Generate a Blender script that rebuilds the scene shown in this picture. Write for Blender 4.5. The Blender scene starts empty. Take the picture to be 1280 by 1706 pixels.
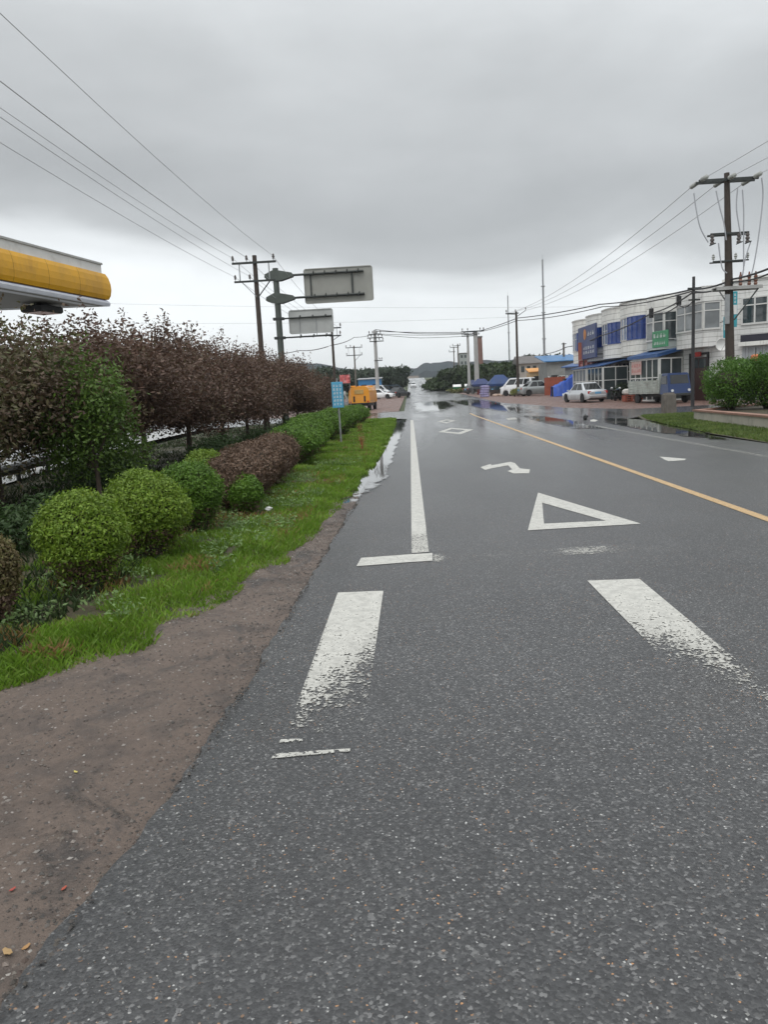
import bpy, bmesh, math, random
import numpy as np
from mathutils import Matrix, Vector, Euler
R = math.radians
random.seed(7); rng = np.random.default_rng(11)
S = bpy.context.scene
COL = S.collection

# ------------------------------------------------------------------ camera
CAM = (0.0, 0.0, 1.5)
cam_d = bpy.data.cameras.new("camera"); cam = bpy.data.objects.new("camera", cam_d); COL.objects.link(cam)
ROT = Matrix.Rotation(R(2.36), 4, 'Z') @ Matrix.Rotation(R(90 - 8.72), 4, 'X') @ Matrix.Rotation(R(-3.0), 4, 'Z')
cam.matrix_world = Matrix.Translation(CAM) @ ROT
cam_d.sensor_fit = 'VERTICAL'; cam_d.sensor_height = 36.0; cam_d.lens = 36.0 * 1281 / 1706
cam_d.clip_start = 0.05; cam_d.clip_end = 5000
S.camera = cam
S.render.resolution_x = 769; S.render.resolution_y = 1024
S.view_settings.view_transform = 'Standard'; S.view_settings.look = 'None'
S.view_settings.exposure = 0.36; S.view_settings.gamma = 1.0

# ------------------------------------------------------------------ overcast sky + soft sun
W = bpy.data.worlds.new("World"); S.world = W; W.use_nodes = True
nt = W.node_tree; N = nt.nodes; L = nt.links; N.clear()
def nd(t, **kw):
    n = N.new(t)
    for k, v in kw.items():
        if k in n.inputs.keys(): n.inputs[k].default_value = v
        else: setattr(n, k, v)
    return n
def ramp(n, stops, interp='EASE'):
    cr = n.color_ramp; cr.interpolation = interp
    while len(cr.elements) > 1: cr.elements.remove(cr.elements[-1])
    cr.elements[0].position = stops[0][0]; cr.elements[0].color = (*stops[0][1], 1)
    for p, c in stops[1:]:
        e = cr.elements.new(p); e.color = (*c, 1)
SUN_EL, SUN_AZ = R(58), R(200)
sky = nd('ShaderNodeTexSky', sky_type='NISHITA', sun_disc=False, sun_elevation=SUN_EL, sun_rotation=SUN_AZ)
tc = nd('ShaderNodeTexCoord'); sx = nd('ShaderNodeSeparateXYZ'); L.new(tc.outputs['Generated'], sx.inputs[0])
mp = nd('ShaderNodeMapping'); mp.inputs['Scale'].default_value = (1.0, 1.0, 2.6); L.new(tc.outputs['Generated'], mp.inputs[0])
n1 = nd('ShaderNodeTexNoise', Scale=3.1, Detail=5.0, Roughness=0.5, Distortion=0.4); L.new(mp.outputs[0], n1.inputs['Vector'])
n2 = nd('ShaderNodeTexNoise', Scale=1.6, Detail=2.0, Roughness=0.5); L.new(mp.outputs[0], n2.inputs['Vector'])
# elevation disturbed by noise drives the cloud deck brightness
a1 = nd('ShaderNodeMath', operation='MULTIPLY_ADD'); a1.inputs[1].default_value = 0.13; L.new(n1.outputs['Fac'], a1.inputs[0]); L.new(sx.outputs['Z'], a1.inputs[2])
a2 = nd('ShaderNodeMath', operation='MULTIPLY_ADD'); a2.inputs[1].default_value = 0.10; L.new(n2.outputs['Fac'], a2.inputs[0]); L.new(a1.outputs[0], a2.inputs[2])
a3 = nd('ShaderNodeMath', operation='MULTIPLY_ADD'); a3.inputs[1].default_value = 0.085; a3.inputs[2].default_value = -0.148; L.new(sx.outputs['X'], a3.inputs[0])
a4 = nd('ShaderNodeMath', operation='ADD'); L.new(a2.outputs[0], a4.inputs[0]); L.new(a3.outputs[0], a4.inputs[1])
rp = nd('ShaderNodeValToRGB'); L.new(a4.outputs[0], rp.inputs[0])
g = lambda v, b=1.0: (v * .965, v * 1.0, v * 1.015 * b)
ramp(rp, [(0.0, g(.84)), (.09, g(.85)), (.125, g(.72)), (.165, g(.46)), (.21, g(.405)), (.29, g(.47)), (.42, g(.62)), (.75, g(1.0)), (1.0, g(1.15))])
n3 = nd('ShaderNodeTexNoise', Scale=2.4, Detail=6.0, Roughness=0.55); L.new(mp.outputs[0], n3.inputs['Vector'])
mr = nd('ShaderNodeMapRange'); mr.inputs['From Min'].default_value = .3; mr.inputs['From Max'].default_value = .7; mr.inputs['To Min'].default_value = 8.8; mr.inputs['To Max'].default_value = 11.2
L.new(n3.outputs['Fac'], mr.inputs['Value'])
vm = nd('ShaderNodeVectorMath', operation='SCALE'); L.new(rp.outputs[0], vm.inputs[0]); L.new(mr.outputs[0], vm.inputs['Scale'])
mx = nd('ShaderNodeMix', data_type='RGBA'); mx.inputs[0].default_value = 0.94
L.new(sky.outputs[0], mx.inputs[6]); L.new(vm.outputs[0], mx.inputs[7])
bg = nd('ShaderNodeBackground', Strength=0.1); L.new(mx.outputs[2], bg.inputs['Color'])
wo = nd('ShaderNodeOutputWorld'); L.new(bg.outputs[0], wo.inputs[0])

sl = bpy.data.lights.new("sun", 'SUN'); sl.energy = 1.15; sl.angle = R(50); sl.color = (1.0, .975, .94)
so = bpy.data.objects.new("sun", sl); COL.objects.link(so)
so.rotation_euler = (R(90) - SUN_EL, 0, R(180) - SUN_AZ)   # soft light from behind-left of the camera

# ------------------------------------------------------------------ pixel <-> world helpers (photo pixels 1280 x 1706)
R3 = np.array(ROT.to_3x3())
def ray(px, py):
    v = R3 @ np.array([px - 640.0, -(py - 853.0), -1281.0]); return v / v[1]     # per metre of Y
PROF_Y = [-60, 45, 75, 125, 200, 294, 360, 414, 450, 520, 3000]
PROF_Z = [0, 0, .35, 1.0, 2.2, 4.3, 6.6, 8.9, 9.6, 8.5, 6.0]
def h(y): return float(np.interp(y, PROF_Y, PROF_Z))
def hv(y): return np.interp(y, PROF_Y, PROF_Z)
def G(px, py, dz=0.0):                       # ground point under a pixel
    r = ray(px, py); t = 1.0
    lo = .5
    for k in range(6000):
        t = .5 * 1.0012 ** k
        if CAM[2] + r[2] * t <= h(t) + dz: break
    for _ in range(20):
        t2 = t / 1.0006
        if CAM[2] + r[2] * t2 <= h(t2) + dz: t = t2
        else: break
    return (r[0] * t, t, h(t) + dz)
def P(px, py, Y):                            # point at depth Y along the pixel's ray
    r = ray(px, py); return (r[0] * Y, Y, CAM[2] + r[2] * Y)

# ------------------------------------------------------------------ materials
def newmat(name):
    m = bpy.data.materials.new(name); m.use_nodes = True
    return m, m.node_tree, m.node_tree.nodes['Principled BSDF']
def node(t, typ, **kw):
    n = t.nodes.new(typ)
    for k, v in kw.items():
        if k in n.inputs.keys(): n.inputs[k].default_value = v
        else: setattr(n, k, v)
    return n
def mixc(t, fac, a, b, mode='MIX'):
    n = t.nodes.new('ShaderNodeMix'); n.data_type = 'RGBA'; n.blend_type = mode
    for s, i in ((fac, 0), (a, 6), (b, 7)):
        if hasattr(s, 'links'): t.links.new(s, n.inputs[i])
        elif i == 0: n.inputs[0].default_value = s
        else: n.inputs[i].default_value = (*s, 1)
    return n.outputs[2]
def maprange(t, src, a, b, c=0.0, d=1.0):
    n = t.nodes.new('ShaderNodeMapRange'); t.links.new(src, n.inputs[0])
    for i, v in zip((1, 2, 3, 4), (a, b, c, d)): n.inputs[i].default_value = v
    return n.outputs[0]
def noise(t, scale, detail=4.0, rough=.55, vec=None, dist=0.0):
    n = node(t, 'ShaderNodeTexNoise', Scale=scale, Detail=detail, Roughness=rough, Distortion=dist)
    if vec is not None: t.links.new(vec, n.inputs['Vector'])
    return n.outputs['Fac']
def math_(t, op, a, b=0.0):
    n = t.nodes.new('ShaderNodeMath'); n.operation = op
    for s, i in ((a, 0), (b, 1)):
        if hasattr(s, 'links'): t.links.new(s, n.inputs[i])
        else: n.inputs[i].default_value = s
    return n.outputs[0]
def bump(t, bs, height, strength, dist):
    n = node(t, 'ShaderNodeBump', Strength=strength, Distance=dist); t.links.new(height, n.inputs['Height']); t.links.new(n.outputs[0], bs.inputs['Normal']); return n
def objvec(t): return t.nodes.new('ShaderNodeTexCoord').outputs['Object']
_mc = {}
def mat(name, col, rough=.6, metal=0.0, var=.18, scale=3.0, spec=.5, bmp=0.0, dirt=None):
    if name in _mc: return _mc[name]
    m, t, b = newmat(name); v = objvec(t)
    n = noise(t, scale, 6, .6, v)
    lo = tuple(c * (1 - var) for c in col); hi = tuple(min(1, c * (1 + var)) for c in col)
    c = mixc(t, maprange(t, n, .3, .7), lo, hi)
    if dirt: c = mixc(t, maprange(t, noise(t, scale * .7, 8, .7, v, .6), .5, .72, 0, .7), c, dirt)
    t.links.new(c, b.inputs['Base Color'])
    t.links.new(maprange(t, n, .25, .75, max(.02, rough - .1), min(1, rough + .1)), b.inputs['Roughness'])
    b.inputs['Metallic'].default_value = metal; b.inputs['Specular IOR Level'].default_value = spec
    if bmp: bump(t, b, noise(t, scale * 8, 6, .6, v), .6, bmp)
    _mc[name] = m; return m
def leafmat(name, cols, rough=.5, scale=1.2, trans=.25):
    m, t, b = newmat(name)
    gm = t.nodes.new('ShaderNodeNewGeometry'); rc = t.nodes.new('ShaderNodeValToRGB'); t.links.new(gm.outputs['Random Per Island'], rc.inputs[0])
    ramp(rc, [(i / max(1, len(cols) - 1), c) for i, c in enumerate(cols)], 'LINEAR')
    n = noise(t, scale, 3, .5, objvec(t))
    c = mixc(t, maprange(t, n, .3, .7), rc.outputs[0], tuple(x * .55 for x in cols[0]))
    t.links.new(c, b.inputs['Base Color']); b.inputs['Roughness'].default_value = rough; b.inputs['Specular IOR Level'].default_value = .35
    tr = t.nodes.new('ShaderNodeBsdfTranslucent'); t.links.new(c, tr.inputs[0])
    ms = t.nodes.new('ShaderNodeMixShader'); ms.inputs[0].default_value = trans
    t.links.new(b.outputs[0], ms.inputs[1]); t.links.new(tr.outputs[0], ms.inputs[2])
    t.links.new(ms.outputs[0], t.nodes['Material Output'].inputs[0]); return m

# ------------------------------------------------------------------ objects
def tag(o, label=None, cat=None, group=None, kind=None):
    if label: o['label'] = label
    if cat: o['category'] = cat
    if group: o['group'] = group
    if kind: o['kind'] = kind
    return o
def thing(name, label, cat, loc=(0, 0, 0), rz=0.0, group=None):
    o = bpy.data.objects.new(name, None); COL.objects.link(o); o.location = loc; o.rotation_euler = (0, 0, rz)
    o.empty_display_size = .2
    return tag(o, label, cat, group)
def copy_tree(o, parent=None):
    c = o.copy(); COL.objects.link(c); c.parent = parent
    for ch in list(o.children): copy_tree(ch, c)
    return c
def meshobj(name, V, Fc, m, parent=None, smooth=False):
    me = bpy.data.meshes.new(name); me.from_pydata([tuple(map(float, v)) for v in V], [], Fc)
    me.update()
    o = bpy.data.objects.new(name, me); COL.objects.link(o)
    if m: me.materials.append(m)
    if parent: o.parent = parent
    if smooth:
        me.polygons.foreach_set('use_smooth', [True] * len(me.polygons))
    return o
class MB:
    def __init__(s): s.v = []; s.f = []
    def add(s, V, Fc):
        o = len(s.v); s.v += [tuple(v) for v in V]; s.f += [tuple(i + o for i in f) for f in Fc]; return s
    def box(s, x0, x1, y0, y1, z0, z1, bv=0.0):
        if bv <= 0:
            V = [(x, y, z) for z in (z0, z1) for x, y in ((x0, y0), (x1, y0), (x1, y1), (x0, y1))]
            return s.add(V, [(3, 2, 1, 0), (4, 5, 6, 7), (0, 1, 5, 4), (1, 2, 6, 5), (2, 3, 7, 6), (3, 0, 4, 7)])
        V = []                                   # chamfered on all edges: three nested rings per side
        def ring(d, z): return [(x0 + d, y0 + d * 0 + bv * 0, z)]
        lv = [(z0, bv), (z0 + bv, 0), (z1 - bv, 0), (z1, bv)]
        for z, d in lv:
            V += [(x0 + d + bv, y0 + d, z), (x1 - d - bv, y0 + d, z), (x1 - d, y0 + d + bv, z), (x1 - d, y1 - d - bv, z),
                  (x1 - d - bv, y1 - d, z), (x0 + d + bv, y1 - d, z), (x0 + d, y1 - d - bv, z), (x0 + d, y0 + d + bv, z)]
        Fc = [tuple(range(7, -1, -1)), tuple(range(24, 32))]
        for k in range(3):
            for i in range(8):
                j = (i + 1) % 8; Fc.append((k * 8 + i, k * 8 + j, k * 8 + 8 + j, k * 8 + 8 + i))
        return s.add(V, Fc)
    def obox(s, c, dx, dy, dz, rz=0.0, rx=0.0, ry=0.0):
        M = Euler((rx, ry, rz)).to_matrix(); V = []
        for z in (-dz / 2, dz / 2):
            for x, y in ((-dx / 2, -dy / 2), (dx / 2, -dy / 2), (dx / 2, dy / 2), (-dx / 2, dy / 2)):
                q = M @ Vector((x, y, z)); V.append((q.x + c[0], q.y + c[1], q.z + c[2]))
        return s.add(V, [(3, 2, 1, 0), (4, 5, 6, 7), (0, 1, 5, 4), (1, 2, 6, 5), (2, 3, 7, 6), (3, 0, 4, 7)])
    def tube(s, pts, rad, n=8, cap=True):
        pts = [Vector(p) for p in pts]
        rad = rad if isinstance(rad, (list, tuple)) else [rad] * len(pts)
        V = []; up = None
        for i, p in enumerate(pts):
            d = (pts[min(i + 1, len(pts) - 1)] - pts[max(i - 1, 0)])
            if d.length < 1e-9: d = Vector((0, 0, 1))
            d.normalize()
            if up is None:
                up = d.cross(Vector((0, 0, 1)))
                if up.length < .05: up = d.cross(Vector((1, 0, 0)))
            a = (up - d * up.dot(d)).normalized(); b = d.cross(a); up = a
            for k in range(n):
                t = 2 * math.pi * k / n; q = p + (a * math.cos(t) + b * math.sin(t)) * rad[i]; V.append(tuple(q))
        Fc = []
        for i in range(len(pts) - 1):
            for k in range(n):
                j = (k + 1) % n; Fc.append((i * n + k, i * n + j, (i + 1) * n + j, (i + 1) * n + k))
        if cap: Fc += [tuple(range(n - 1, -1, -1)), tuple(range((len(pts) - 1) * n, len(pts) * n))]
        return s.add(V, Fc)
    def lathe(s, prof, c=(0, 0, 0), n=16, axis='z'):
        V = []
        for r, z in prof:
            for k in range(n):
                t = 2 * math.pi * k / n; x, y = r * math.cos(t), r * math.sin(t)
                V.append({'z': (c[0] + x, c[1] + y, c[2] + z), 'y': (c[0] + x, c[1] + z, c[2] + y), 'x': (c[0] + z, c[1] + x, c[2] + y)}[axis])
        Fc = []
        for i in range(len(prof) - 1):
            for k in range(n):
                j = (k + 1) % n; Fc.append((i * n + k, i * n + j, (i + 1) * n + j, (i + 1) * n + k))
        Fc += [tuple(range(n - 1, -1, -1)), tuple(range((len(prof) - 1) * n, len(prof) * n))]
        return s.add(V, Fc)
    def prism(s, poly, z0, z1):                 # outline in xy, extruded z0..z1 (z may be a function of x,y)
        n = len(poly); f = lambda z, p: z(p[0], p[1]) if callable(z) else z
        V = [(p[0], p[1], f(z0, p)) for p in poly] + [(p[0], p[1], f(z1, p)) for p in poly]
        return s.add(V, [tuple(range(n - 1, -1, -1)), tuple(range(n, 2 * n))] + [(i, (i + 1) % n, (i + 1) % n + n, i + n) for i in range(n)])
    def prismx(s, prof, x0, x1):                # profile of (y,z), extruded along x
        n = len(prof); V = [(x0, *p) for p in prof] + [(x1, *p) for p in prof]
        return s.add(V, [tuple(range(n)), tuple(range(2 * n - 1, n - 1, -1))] + [((i + 1) % n, i, i + n, (i + 1) % n + n) for i in range(n)])
    def build(s, name, m, parent=None, smooth=False, recalc=True):
        o = meshobj(name, s.v, s.f, m, parent, smooth)
        if recalc:
            bm = bmesh.new(); bm.from_mesh(o.data); bmesh.ops.recalc_face_normals(bm, faces=bm.faces); bm.to_mesh(o.data); bm.free()
        if smooth:
            try: o.data.set_sharp_from_angle(angle=R(38))
            except Exception: pass
        return o
def grid(name, xs, ys, zf, m, **kw):
    xs = np.asarray(xs, float); ys = np.asarray(ys, float); X, Y = np.meshgrid(xs, ys); Z = zf(X, Y)
    V = np.stack([X, Y, Z], -1).reshape(-1, 3); nx, ny = len(xs), len(ys)
    i = (np.arange(ny - 1)[:, None] * nx + np.arange(nx - 1)[None]).ravel()
    Fc = np.stack([i, i + 1, i + nx + 1, i + nx], 1)
    return npmesh(name, V, Fc, m, **kw)
def npmesh(name, V, Fc, m, smooth=True, parent=None):
    me = bpy.data.meshes.new(name); nv, nf, k = len(V), len(Fc), Fc.shape[1]
    me.vertices.add(nv); me.vertices.foreach_set('co', np.asarray(V, np.float32).ravel())
    me.loops.add(nf * k); me.loops.foreach_set('vertex_index', np.asarray(Fc, np.int32).ravel())
    me.polygons.add(nf); me.polygons.foreach_set('loop_start', np.arange(nf, dtype=np.int32) * k)
    me.polygons.foreach_set('loop_total', np.full(nf, k, np.int32)); me.polygons.foreach_set('use_smooth', np.full(nf, smooth))
    me.materials.append(m); me.update(calc_edges=True)
    o = bpy.data.objects.new(name, me); COL.objects.link(o)
    if parent: o.parent = parent
    return o
def vnoise(X, Y, sc, seed=0):                   # cheap smooth value noise
    r = np.random.default_rng(seed); T = r.random((257, 257))
    x = (X / sc) % 256; y = (Y / sc) % 256; xi = x.astype(int); yi = y.astype(int); fx = x - xi; fy = y - yi
    fx = fx * fx * (3 - 2 * fx); fy = fy * fy * (3 - 2 * fy)
    return (T[yi, xi] * (1 - fx) + T[yi, xi + 1] * fx) * (1 - fy) + (T[yi + 1, xi] * (1 - fx) + T[yi + 1, xi + 1] * fx) * fy

# ================================================================== GROUND, ROADS, MARKINGS
def asphalt(name, wet=0.0):
    m, t, b = newmat(name); v = objvec(t)
    wn = node(t, 'ShaderNodeTexNoise', Scale=85.0, Detail=3.0); t.links.new(v, wn.inputs['Vector'])
    wv = t.nodes.new('ShaderNodeVectorMath'); wv.operation = 'MULTIPLY_ADD'; t.links.new(wn.outputs['Color'], wv.inputs[0]); wv.inputs[1].default_value = (.012, .012, .012); t.links.new(v, wv.inputs[2])
    vo = node(t, 'ShaderNodeTexVoronoi', Scale=105.0); t.links.new(wv.outputs[0], vo.inputs['Vector'])
    vs = node(t, 'ShaderNodeTexVoronoi', Scale=82.0); t.links.new(wv.outputs[0], vs.inputs['Vector'])
    sp = t.nodes.new('ShaderNodeSeparateColor'); t.links.new(vo.outputs['Color'], sp.inputs[0])
    s2 = t.nodes.new('ShaderNodeSeparateColor'); t.links.new(vs.outputs['Color'], s2.inputs[0])
    big = noise(t, .35, 6, .6, v); mid = noise(t, 2.3, 5, .6, v); fine = noise(t, 60, 3, .6, v)
    base = mixc(t, maprange(t, big, .3, .7), (.046, .047, .050), (.072, .073, .076))
    base = mixc(t, maprange(t, mid, .35, .7, 0, .55), base, (.036, .037, .041))
    trk = node(t, 'ShaderNodeMapping'); trk.inputs['Scale'].default_value = (.75, .05, 1); t.links.new(v, trk.inputs[0])
    base = mixc(t, maprange(t, noise(t, 1.0, 3, .5, trk.outputs[0]), .35, .65, 0, .55), base, (.085, .084, .083))
    base = mixc(t, maprange(t, noise(t, .9, 6, .7, v, .7), .52, .70, 0, .55), base, (.060, .052, .046))
    stone = t.nodes.new('ShaderNodeValToRGB'); t.links.new(sp.outputs[0], stone.inputs[0])
    ramp(stone, [(0, (.018, .018, .020)), (.35, (.045, .046, .048)), (.7, (.085, .087, .09)), (.88, (.13, .13, .13)), (1, (.34, .34, .34))], 'LINEAR')
    c = mixc(t, .62, base, stone.outputs[0]); c = mixc(t, 1.0, c, (.78, .775, .77), 'MULTIPLY')
    c = mixc(t, maprange(t, noise(t, .55, 5, .6, v, .4), .40, .66, 0, .55), c, mixc(t, 1.0, c, (.55, .55, .56), 'MULTIPLY'))
    inside = maprange(t, math_(t, 'SUBTRACT', vs.outputs['Distance'], math_(t, 'MULTIPLY', s2.outputs[2], .38)), .02, .12, 1, 0)
    wsel = math_(t, 'MULTIPLY', inside, maprange(t, s2.outputs[0], .90, 1.0))
    c = mixc(t, math_(t, 'MULTIPLY', wsel, .8), c, (.62, .62, .60))
    osel = math_(t, 'MULTIPLY', inside, math_(t, 'MULTIPLY', maprange(t, s2.outputs[1], .90, .96), maprange(t, mid, .42, .56)))
    c = mixc(t, osel, c, (.42, .22, .10))
    crk = node(t, 'ShaderNodeTexVoronoi', Scale=.33, feature='DISTANCE_TO_EDGE'); cw = t.nodes.new('ShaderNodeVectorMath'); cw.operation = 'MULTIPLY_ADD'; cn_ = node(t, 'ShaderNodeTexNoise', Scale=1.7, Detail=8.0, Roughness=.7); t.links.new(v, cn_.inputs['Vector']); t.links.new(cn_.outputs['Color'], cw.inputs[0]); cw.inputs[1].default_value = (1.3, 1.3, 0); t.links.new(v, cw.inputs[2]); t.links.new(cw.outputs[0], crk.inputs['Vector'])
    c = mixc(t, math_(t, 'MULTIPLY', maprange(t, crk.outputs['Distance'], .0, .0028, .75, 0), maprange(t, big, .45, .55)), c, (.015, .015, .016))
    sxyz = t.nodes.new('ShaderNodeSeparateXYZ'); t.links.new(v, sxyz.inputs[0])
    # smooth tar-dark rut stains and the water film lying at the junction
    st = node(t, 'ShaderNodeMapping'); st.inputs['Scale'].default_value = (1.6, .13, 1); t.links.new(v, st.inputs[0])
    stain = maprange(t, noise(t, 1.0, 6, .6, st.outputs[0], .5), .52, .72)
    c = mixc(t, math_(t, 'MULTIPLY', stain, .45), c, (.028, .029, .031))
    film = maprange(t, sxyz.outputs[1], 3.5, 34, 0, 1)
    patch = maprange(t, noise(t, .45, 5, .55, st.outputs[0], .5), .30, .62, .55, 1)
    wetf = math_(t, 'MULTIPLY', film, patch)
    if wet: wetf = math_(t, 'MAXIMUM', wetf, maprange(t, noise(t, .5, 6, .6, v, .6), .3, .6, 0, wet))
    c = mixc(t, math_(t, 'MULTIPLY', wetf, .35), c, (.030, .031, .033))
    t.links.new(c, b.inputs['Base Color'])
    rr = maprange(t, fine, .3, .7, .34, .52); mxr = t.nodes.new('ShaderNodeMix'); t.links.new(wetf, mxr.inputs[0]); t.links.new(rr, mxr.inputs[2]); mxr.inputs[3].default_value = .13
    t.links.new(mxr.outputs[0], b.inputs['Roughness'])
    b.inputs['Specular IOR Level'].default_value = .62
    hgt = math_(t, 'ADD', math_(t, 'MULTIPLY', vo.outputs['Distance'], -.6), math_(t, 'MULTIPLY', fine, .5))
    bn = bump(t, b, hgt, .5, .006)
    far = maprange(t, sxyz.outputs[1], 2, 24, .5, .04); t.links.new(math_(t, 'MULTIPLY', far, math_(t, 'SUBTRACT', 1.0, math_(t, 'MULTIPLY', wetf, .9))), bn.inputs['Strength'])
    return m
M_road = asphalt('wet_asphalt'); M_side = asphalt('side_asphalt', .8)

def dirtmat(name, c0, c1, c2, wetlev=.25, pebbles=True):
    m, t, b = newmat(name); v = objvec(t)
    n0 = noise(t, .5, 5, .6, v); n1_ = noise(t, 3.5, 7, .65, v, .3); n2_ = noise(t, 28, 5, .7, v)
    c = mixc(t, maprange(t, n0, .3, .7), c0, c1); c = mixc(t, maprange(t, n1_, .48, .68, 0, .8), c, c2)
    c = mixc(t, maprange(t, n2_, .35, .75, 0, .55), c, tuple(x * .45 for x in c0))
    if pebbles:
        vo = node(t, 'ShaderNodeTexVoronoi', Scale=46.0); t.links.new(v, vo.inputs['Vector'])
        s = t.nodes.new('ShaderNodeSeparateColor'); t.links.new(vo.outputs['Color'], s.inputs[0])
        c = mixc(t, math_(t, 'MULTIPLY', maprange(t, vo.outputs['Distance'], .2, .3, 1, 0), maprange(t, s.outputs[0], .90, .92)), c, (.30, .27, .25))
        c = mixc(t, math_(t, 'MULTIPLY', maprange(t, vo.outputs['Distance'], .2, .35, 1, 0), maprange(t, s.outputs[1], .84, .86)), c, tuple(x * .35 for x in c0))
    n4 = maprange(t, noise(t, 1.3, 7, .7, v, .8), .56, .64); c = mixc(t, math_(t, 'MULTIPLY', n4, .75), c, tuple(x * .42 for x in c2))
    t.links.new(c, b.inputs['Base Color'])
    t.links.new(math_(t, 'SUBTRACT', maprange(t, n1_, .35, .65, .75 - wetlev, .8), math_(t, 'MULTIPLY', n4, .40)), b.inputs['Roughness'])
    bump(t, b, math_(t, 'ADD', n2_, math_(t, 'MULTIPLY', n1_, .8)), .9, .02); return m
M_shoulder = dirtmat('shoulder_dirt', (.120, .088, .070), (.170, .130, .106), (.066, .058, .055))
M_lot = dirtmat('red_dirt', (.17, .095, .075), (.21, .125, .10), (.10, .07, .062), .45, False)
M_soil = dirtmat('verge_soil', (.060, .062, .026), (.085, .060, .035), (.040, .055, .018), .1, False)
M_field = mat('field_ground', (.06, .075, .035), .9, var=.35, scale=.05, bmp=0)
M_conc = mat('forecourt_concrete', (.34, .34, .33), .3, var=.2, scale=.8, bmp=.003)
def watermat():
    m, t, b = newmat('puddle_water'); b.inputs['Base Color'].default_value = (.030, .028, .026, 1)
    b.inputs['Roughness'].default_value = .03; b.inputs['IOR'].default_value = 1.5; b.inputs['Specular IOR Level'].default_value = .9
    bump(t, b, noise(t, 9, 3, .5, objvec(t)), .06, .004); return m
M_water = watermat()

ASP = [G(*p)[:2] for p in [(672, 694), (664, 712), (646, 746), (622, 790), (597, 832), (567, 878), (537, 925), (494, 1000), (432, 1105), (372, 1195), (318, 1272), (215, 1408), (90, 1560), (10, 1655)]]
ASP = sorted([(y, x) for x, y in ASP]); AY = [a[0] for a in ASP]; AX = [a[1] for a in ASP]
def xa(y): return np.interp(y, AY, AX)
GRS = [G(*p)[:2] for p in [(658, 696), (647, 722), (631, 754), (612, 779), (594, 800), (568, 828), (553, 847), (537, 872), (469, 919), (425, 947), (400, 969), (312, 1012), (236, 1049), (189, 1078), (109, 1101), (0, 1143)]]
GRS = sorted([(y, x) for x, y in GRS]); GY = [a[0] for a in GRS]; GX = [a[1] for a in GRS]
def xg(y): return np.interp(y, GY, GX)

def fgrid(a, b, d0, gr):
    o = [a]; d = d0
    while o[-1] < b: o.append(o[-1] + d); d *= gr
    o[-1] = b; return o
# base ground: one sheet out to the horizon (kept just under the roads and lots)
yy = sorted(set([-60, -20] + fgrid(0, 130, 2.5, 1.0) + fgrid(130, 3000, 6, 1.06) + [45, 414, 450, 520]))
xx = [-1500, -800, -400, -200, -100, -50, -25, -12, -8, -4, -1, 3, 8, 12, 20, 30, 50, 100, 200, 400, 800, 1500]
tag(grid('ground', xx, yy, lambda X, Y: hv(Y) - .14, M_field, smooth=False), kind='structure')

# carriageway slab, ragged left edge with a real drop to the shoulder
ys = np.array(fgrid(-6, .9, .2, 1) + fgrid(.95, 60, .022, 1.008) + fgrid(61, 436, 1.5, 1.02)); us = np.linspace(0, 1, 30)
wob = np.interp(np.arange(len(ys)), np.arange(len(ys)), (vnoise(ys, ys * 0, .5, 3) - .5) * .06 + (vnoise(ys, ys * 0, .13, 4) - .5) * .022 + (vnoise(ys, ys * 0, .05, 14) - .5) * .022)
left = xa(ys) + wob * np.clip((48 - ys) / 10, 0, 1); right = np.full(len(ys), 7.75)
V = []; nx = len(us) + 2
for y, l, r in zip(ys, left, right):
    z = h(y); V.append((l - .03, y, z - .10)); V += [(l + (r - l) * u, y, z - (.012 if u == 0 else 0)) for u in us]; V.append((r + .01, y, z - .10))
i = (np.arange(len(ys) - 1)[:, None] * nx + np.arange(nx - 1)[None]).ravel()
road = tag(npmesh('road', np.array(V), np.stack([i, i + 1, i + nx + 1, i + nx], 1), M_road, smooth=False), kind='structure')

def zshoulder(X, Y):
    a = xa(Y); d = np.clip(a - X, 0, 1.5)
    dip = .045 * np.clip(1 - np.abs(a - X - .18) / .50, 0, 1) * np.clip((Y - 10.5) / 3, 0, 1)
    return hv(Y) - .05 - dip + .012 * np.minimum(d, .8) + (vnoise(X, Y, .5, 5) - .5) * .035 + (vnoise(X, Y, .13, 6) - .5) * .024 + (vnoise(X, Y, .05, 8) - .5) * .014
ys = fgrid(.5, 14, .022, 1.0035) + fgrid(14.05, 48, .05, 1.012); us = np.linspace(0, 1, 90)
V = []
for y in ys:
    l, r = float(xg(y)) - .5, float(xa(y)) + .25; X = l + (r - l) * us; Z = zshoulder(X, np.full_like(X, y))
    V.append(np.stack([X, np.full_like(X, y), Z], 1))
V = np.concatenate(V); nx = len(us); i = (np.arange(len(ys) - 1)[:, None] * nx + np.arange(nx - 1)[None]).ravel()
tag(npmesh('dirt_shoulder', V, np.stack([i, i + 1, i + nx + 1, i + nx], 1), M_shoulder), kind='structure')

def zverge(X, Y):
    e = xg(Y) - X
    return hv(Y) - .07 + .05 * np.clip(e / .25, 0, 1) + .05 * np.clip(e / 2, 0, 1) + (vnoise(X, Y, .6, 9) - .5) * .05 * np.clip(e / .3, 0, 1)
us = np.concatenate([np.linspace(0, 1, 40) ** 2 * 9.0])
ys = fgrid(-2, 46.5, .12, 1.006); V = []
for y in ys:
    X = float(xg(y)) + .02 - us; V.append(np.stack([X, np.full_like(X, y), zverge(X, np.full_like(X, y))], 1))
V = np.concatenate(V); nx = len(us); i = (np.arange(len(ys) - 1)[:, None] * nx + np.arange(nx - 1)[None]).ravel()
tag(npmesh('verge', V, np.stack([i, i + 1, i + nx + 1, i + nx], 1)[:, ::-1], M_soil), kind='structure')

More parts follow.
